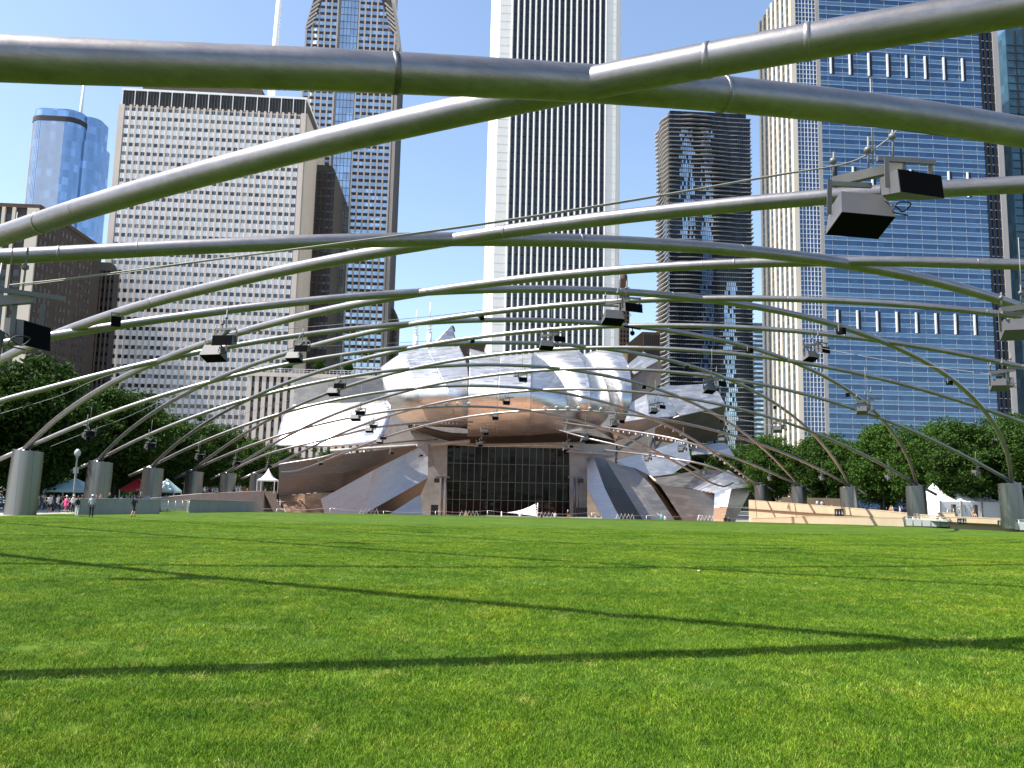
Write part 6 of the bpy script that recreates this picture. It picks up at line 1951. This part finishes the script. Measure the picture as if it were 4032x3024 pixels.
    for a in range(nv + 1):
        ph = math.pi * a / nv
        for b_ in range(nu):
            th = 2 * math.pi * b_ / nu
            x, y, z = math.sin(ph) * math.cos(th), math.sin(ph) * math.sin(th), math.cos(ph)
            p = Vector((x * .076, y * .094, z * .118))
            if z < -.3: p.x *= 1 - .25 * (-z - .3); p.y *= 1 - .12 * (-z - .3)
            if y < -.8 and -.35 < z < .05: p.y -= .022
            if y < -.7 and .05 < z < .25: p.y += .008
            if abs(x) > .9 and -.2 < z < .15: p.x *= 1.16
            vs.append(hc + p)
    for a in range(nv):
        for b_ in range(nu):
            f = (o0 + a * nu + b_, o0 + (a + 1) * nu + b_, o0 + (a + 1) * nu + (b_ + 1) % nu, o0 + a * nu + (b_ + 1) % nu)
            c = sum((vs[i] for i in f), Vector()) / 4 - hc
            fs.append(f)
            mats.append(5 if (c.z > .055 or (c.y > .015 and c.z > -.06)) else 0)
    m2 = bpy.data.meshes.new('body')
    m2.from_pydata([tuple(v) for v in vs], [], fs)
    for k in range(6):
        m2.materials.append(MAT['sign_white'])
    m2.polygons.foreach_set('material_index', mats)
    m2.polygons.foreach_set('use_smooth', [True] * len(fs))
    m2.update()
    return m2, hc
BODY = {p: body_mesh(p) for p in ('stand', 'lean', 'walk', 'sit', 'point')}
_cm = {}
CLOTH = {'white': (.72, .72, .70), 'black': (.012, .012, .014), 'pink': (.75, .06, .22), 'blue': (.08, .30, .45), 'red': (.50, .02, .03), 'maroon': (.22, .015, .03), 'grey': (.20, .20, .21), 'navy': (.015, .02, .05),
         'teal': (.05, .35, .42), 'tan': (.35, .25, .16), 'denim': (.06, .09, .16), 'yellow': (.55, .42, .04), 'lilac': (.38, .36, .48), 'skin1': (.50, .30, .21), 'skin2': (.22, .12, .075), 'skin3': (.58, .38, .28), 'hairb': (.015, .011, .008), 'hairl': (.22, .13, .06), 'orange': (.55, .18, .04)}
def cloth(c):
    if c not in _cm:
        _cm[c] = plain('cloth_' + c, CLOTH[c], .8, var=.12, vscale=8)
    return _cm[c]
def stripe_mat():
    m, nt, b = base_mat('striped_cloth')
    w = nt.nodes.new('ShaderNodeTexWave'); w.inputs['Scale'].default_value = 7
    nt.links.new(coords(nt, 'Object'), w.inputs['Vector'])
    nt.links.new(ramp(nt, w.outputs['Fac'], [(.45, (.72, .72, .72)), (.55, (.03, .04, .08))]), b.inputs['Base Color'])
    setin(b, rough=.8)
    return m
_cm['stripe'] = stripe_mat()
def person(label, px, py, y, head, pose, shirt, thigh, calf, skin='skin1', hair='hairb', cap=None, rz=0.0, hgt=1.72, zfoot=None, bag=None, dress=None, group=None):
    """py is the photo row of the head top when head is True, else of the feet"""
    me, hc = BODY[pose]
    full = hc.z + .118
    s = hgt / 1.77
    p = at(px, py, y)
    z = (p.z - full * s) if head else p.z
    if zfoot is not None: z = zfoot
    t = thing('person', label, 'person', (p.x, y, z), rz, group)
    t.scale = (s, s, s)
    o = put('body', me, t)
    for i, c in enumerate((skin, shirt, thigh, calf, 'black' if calf != 'white' else 'grey', hair)):
        o.material_slots[i].link = 'OBJECT'
        o.material_slots[i].material = cloth(c)
    if cap:
        mb = MB(); mb.lathe(hc + Vector((0, 0, .03)), [(.084, 0), (.09, .03), (.07, .085), (.02, .105)], 12)
        mb.add([hc + Vector(v) for v in ((-.06, -.08, .035), (.06, -.08, .035), (.05, -.17, .025), (-.05, -.17, .025))], [(0, 1, 2, 3)])
        mb.build('cap', cloth(cap), t)
    if bag:
        mb = MB(); mb.obox((0, .19, hc.z - .36), (.14, 0, 0), (0, .08, 0), (0, 0, .22)); mb.obox((0, .28, hc.z - .42), (.10, 0, 0), (0, .03, 0), (0, 0, .12)); mb.build('backpack', cloth(bag), t)
    if dress:
        mb = MB(); mb.lathe((0, 0, 0), [(.15, hc.z - .42), (.17, hc.z - .62), (.22, hc.z - .85), (.25, hc.z - 1.0)], 14); mb.build('skirt', cloth(dress), t)
    return t
gy = lambda y: gz(y) + .0
person('man in striped shirt, white cap and black trousers on the lawn edge', 360, 2014, 71, False, 'stand', 'stripe', 'black', 'black', 'skin2', cap='white', rz=.3, hgt=1.82, zfoot=gy(71))
person('woman in black top and white trousers leaning at the low wall', 304, 2010, 72, False, 'stand', 'black', 'white', 'white', 'skin2', rz=1.2, zfoot=gy(72), hgt=1.66)
person('man in black shorts and top with a backpack beside the low wall', 526, 2014, 74, False, 'walk', 'black', 'black', 'skin1', 'skin1', rz=2.6, zfoot=gy(74), bag='navy', hgt=1.82)
person('woman in bright pink dress walking on the paving', 261, 1988, 84, False, 'walk', 'pink', 'pink', 'skin3', 'skin3', 'hairl', cap='white', rz=-.4, zfoot=-1.2, dress='pink', hgt=1.68)
b_man = person('man in white shirt standing over a bicycle', 287, 1990, 84.5, False, 'stand', 'white', 'black', 'black', 'skin1', cap='white', rz=1.2, zfoot=-1.2, hgt=1.74)
person('woman in white top and black shorts on the paving', 197, 1988, 85, False, 'walk', 'white', 'black', 'skin3', 'skin3', 'hairl', rz=.6, zfoot=-1.2, hgt=1.68)
person('person all in black between two white tops', 208, 1990, 85.5, False, 'stand', 'black', 'black', 'black', 'skin2', rz=-.8, zfoot=-1.2)
person('man in pale shirt and black trousers with dark backpack on paving', 226, 1990, 85, False, 'walk', 'white', 'black', 'black', 'skin2', rz=1.5, zfoot=-1.2, bag='navy')
person('person in black leaning on the low wall, arms folded forward', 386, 1946, 82, True, 'lean', 'black', 'black', 'black', 'skin1', rz=-.2, hgt=1.66)
person('person in dark grey leaning on the low wall beside another', 399, 1944, 82.5, True, 'lean', 'grey', 'black', 'black', 'skin1', rz=.3, hgt=1.7)
person('person in black leaning at the bend of the low wall', 325, 1946, 80.5, True, 'lean', 'black', 'denim', 'denim', 'skin2', rz=.5, hgt=1.66)
person('person in dark clothes standing behind the low wall', 434, 1938, 88, True, 'stand', 'black', 'black', 'skin1', 'skin1', rz=.4)
person('child in light blue behind the low wall', 574, 1950, 100, True, 'lean', 'teal', 'denim', 'denim', 'skin3', 'hairl', hgt=1.5)
person('person in pink behind the low wall', 588, 1946, 101, True, 'lean', 'lilac', 'denim', 'denim', 'skin1', hgt=1.6)
person('person with grey top standing among the pylons', 556, 1928, 106, True, 'stand', 'grey', 'black', 'black', 'skin2', rz=2)
person('tall person in dark top beyond the backpack man', 538, 1924, 100, True, 'stand', 'black', 'denim', 'denim', 'skin1', rz=1)
for i, (px, sh, lab) in enumerate(((818, 'tan', 'person in tan top at the ramp wall end'), (828, 'black', 'person in black at the ramp wall'), (842, 'navy', 'person in navy at the ramp wall'), (886, 'yellow', 'person in yellow top seated at the ramp wall'), (902, 'white', 'person in white top by the far pylon'), (925, 'black', 'person in black by the far pylon'), (938, 'grey', 'person in grey with white cap by the far pylon'), (966, 'red', 'person in red top near the small marquee'), (974, 'orange', 'person in orange top near the small marquee'))):
    person(lab, px, 1915 + (i % 3) * 3, 141, True, 'stand', sh, 'denim', 'denim', ('skin1', 'skin2', 'skin3')[i % 3], cap='white' if px == 938 else None, rz=i * .9)
for i, (px, y, sh, th, lab) in enumerate(((150, 86, 'grey', 'black', 'person in grey walking near the first pylon'), (166, 88, 'navy', 'denim', 'person in navy top beyond the first pylon'), (178, 90, 'tan', 'black', 'person in tan top at the back of the paving'), (243, 91, 'black', 'denim', 'person in black behind the pink dress'), (312, 90, 'red', 'black', 'person in red top beside the notice board'), (12, 88, 'blue', 'denim', 'person in blue at the edge of the paving'), (455, 96, 'lilac', 'black', 'person in lilac under the trees behind the wall'), (480, 99, 'white', 'denim', 'person in white under the trees behind the wall'))):
    person(lab, px, 1932, y, True, ('stand', 'walk')[i % 2], sh, th, th, ('skin1', 'skin2', 'skin3')[i % 3], rz=i * 1.1, zfoot=-1.3)
# by the stage
person('person in white shirt with back to the lawn beside the sail', 2048, 2009, 116, True, 'sit', 'white', 'tan', 'tan', 'skin3', 'hairl', rz=3.1, hgt=1.75)
person('person in lilac shirt seated before the stage glass', 2185, 2013, 116, True, 'sit', 'lilac', 'grey', 'grey', 'skin1', rz=2.8)
person('person in black and orange with white cap before the stage corner', 2234, 2008, 117, True, 'sit', 'black', 'orange', 'skin1', 'skin1', cap='white', rz=1.4)
person('small dark figure by the white sail post', 2133, 2012, 122, True, 'stand', 'black', 'black', 'black', 'skin2', hgt=1.6)
person('small figure in tan before the stage mast', 1836, 2012, 122, True, 'sit', 'tan', 'black', 'black', 'skin1')
person('man in bright blue shirt pointing up at the shell', 2604, 2018, 116, True, 'point', 'teal', 'denim', 'denim', 'skin3', 'hairl', rz=2.9, hgt=1.76)
person('child in white shirt beside the pointing man', 2617, 2027, 116, True, 'stand', 'white', 'denim', 'denim', 'skin3', 'hairl', rz=2.9, hgt=1.4)
person('person in black seated at the foot of the steel bulb', 2856, 2030, 115, True, 'sit', 'black', 'black', 'black', 'skin2', rz=3.0)
person('smaller person in black seated beside another under the bulb', 2871, 2033, 115, True, 'sit', 'black', 'grey', 'grey', 'skin1', rz=3.3, hgt=1.6)
# along the top of the beige wall
for px, py, y, sh, lab, pose in ((3122, 1970, 147, 'red', 'person in red top at the far end of the beige wall', 'lean'), (3156, 1969, 143, 'white', 'person in white at the beige wall by the pylon', 'stand'), (3171, 1972, 142, 'black', 'person in black beside one in white at the beige wall', 'stand'),
                             (3218, 1967, 137, 'white', 'man in white shirt standing on the beige wall walk', 'stand'), (3236, 1969, 136, 'white', 'woman in white top with red shorts on the wall walk', 'stand'), (3276, 1974, 133, 'maroon', 'person in maroon shirt at the beige wall', 'lean'),
                             (3508, 1990, 115, 'orange', 'person in orange top sitting on the beige wall', 'sit'), (3515, 1990, 115.5, 'white', 'person in white top sitting on the beige wall', 'sit'), (3543, 1991, 113.5, 'lilac', 'person in pale pink top standing by low shrubs', 'stand')):
    person(lab, px, py, y, True, pose, sh, 'red' if 'red shorts' in lab else 'black', 'skin1' if 'shorts' in lab else 'black', ('skin1', 'skin3')[px % 2], rz=px * .7, hgt=1.7)
person('person in tan seated by the large tent wall', 3832, 2004, 106, True, 'sit', 'tan', 'tan', 'skin1', 'skin1')

# bicycle
t = thing('bicycle', 'black bicycle held by the man in the white shirt', 'bicycle', (b_man.location.x + .05, 84.2, -1.2), .3)
for x in (-.5, .5):
    mb = MB()
    mb.tube([(x + .33 * math.cos(k * math.pi / 10), 0, .34 + .33 * math.sin(k * math.pi / 10)) for k in range(21)], .022, 6, caps=False)
    w = mb.build('wheel', MAT['wire_black'], t)
    mb = MB()
    for k in range(8):
        a = k * math.pi / 8
        mb.tube([(x - .31 * math.cos(a), 0, .34 - .31 * math.sin(a)), (x + .31 * math.cos(a), 0, .34 + .31 * math.sin(a))], .004, 4)
    mb.build('spokes', MAT['galv'], w)
mb = MB()
for a, b_ in (((-.5, 0, .34), (-.12, 0, .32)), ((-.12, 0, .32), (.36, 0, .82)), ((-.2, 0, .85), (.36, 0, .82)), ((-.5, 0, .34), (-.2, 0, .85)), ((-.2, 0, .92), (-.12, 0, .32)), ((.5, 0, .34), (.34, 0, .98))):
    mb.tube([a, b_], .02, 6)
mb.build('frame', MAT['wire_black'], t)
mb = MB(); mb.tube([(.30, -.28, 1.0), (.36, 0, .98), (.30, .28, 1.0)], .016, 6); mb.build('handlebar', MAT['wire_black'], t)
mb = MB(); mb.obox((-.2, 0, .95), (.13, 0, 0), (0, .06, 0), (0, 0, .03)); mb.build('saddle', MAT['wire_black'], t)
# small things on the lawn
p = at(2750, 2235, 26)
mb = MB(); mb.obox((0, 0, .02), (.03, 0, 0), (0, .03, 0), (0, 0, .015)); mb.obox((.01, .01, .03), (.02, 0, .01), (0, .03, 0), (0, 0, .012))
o = mb.build('litter', MAT['tent_white']); o.location = (p.x, 26, gz(26))
tag(o, 'small scrap of white litter on the lawn', 'litter')
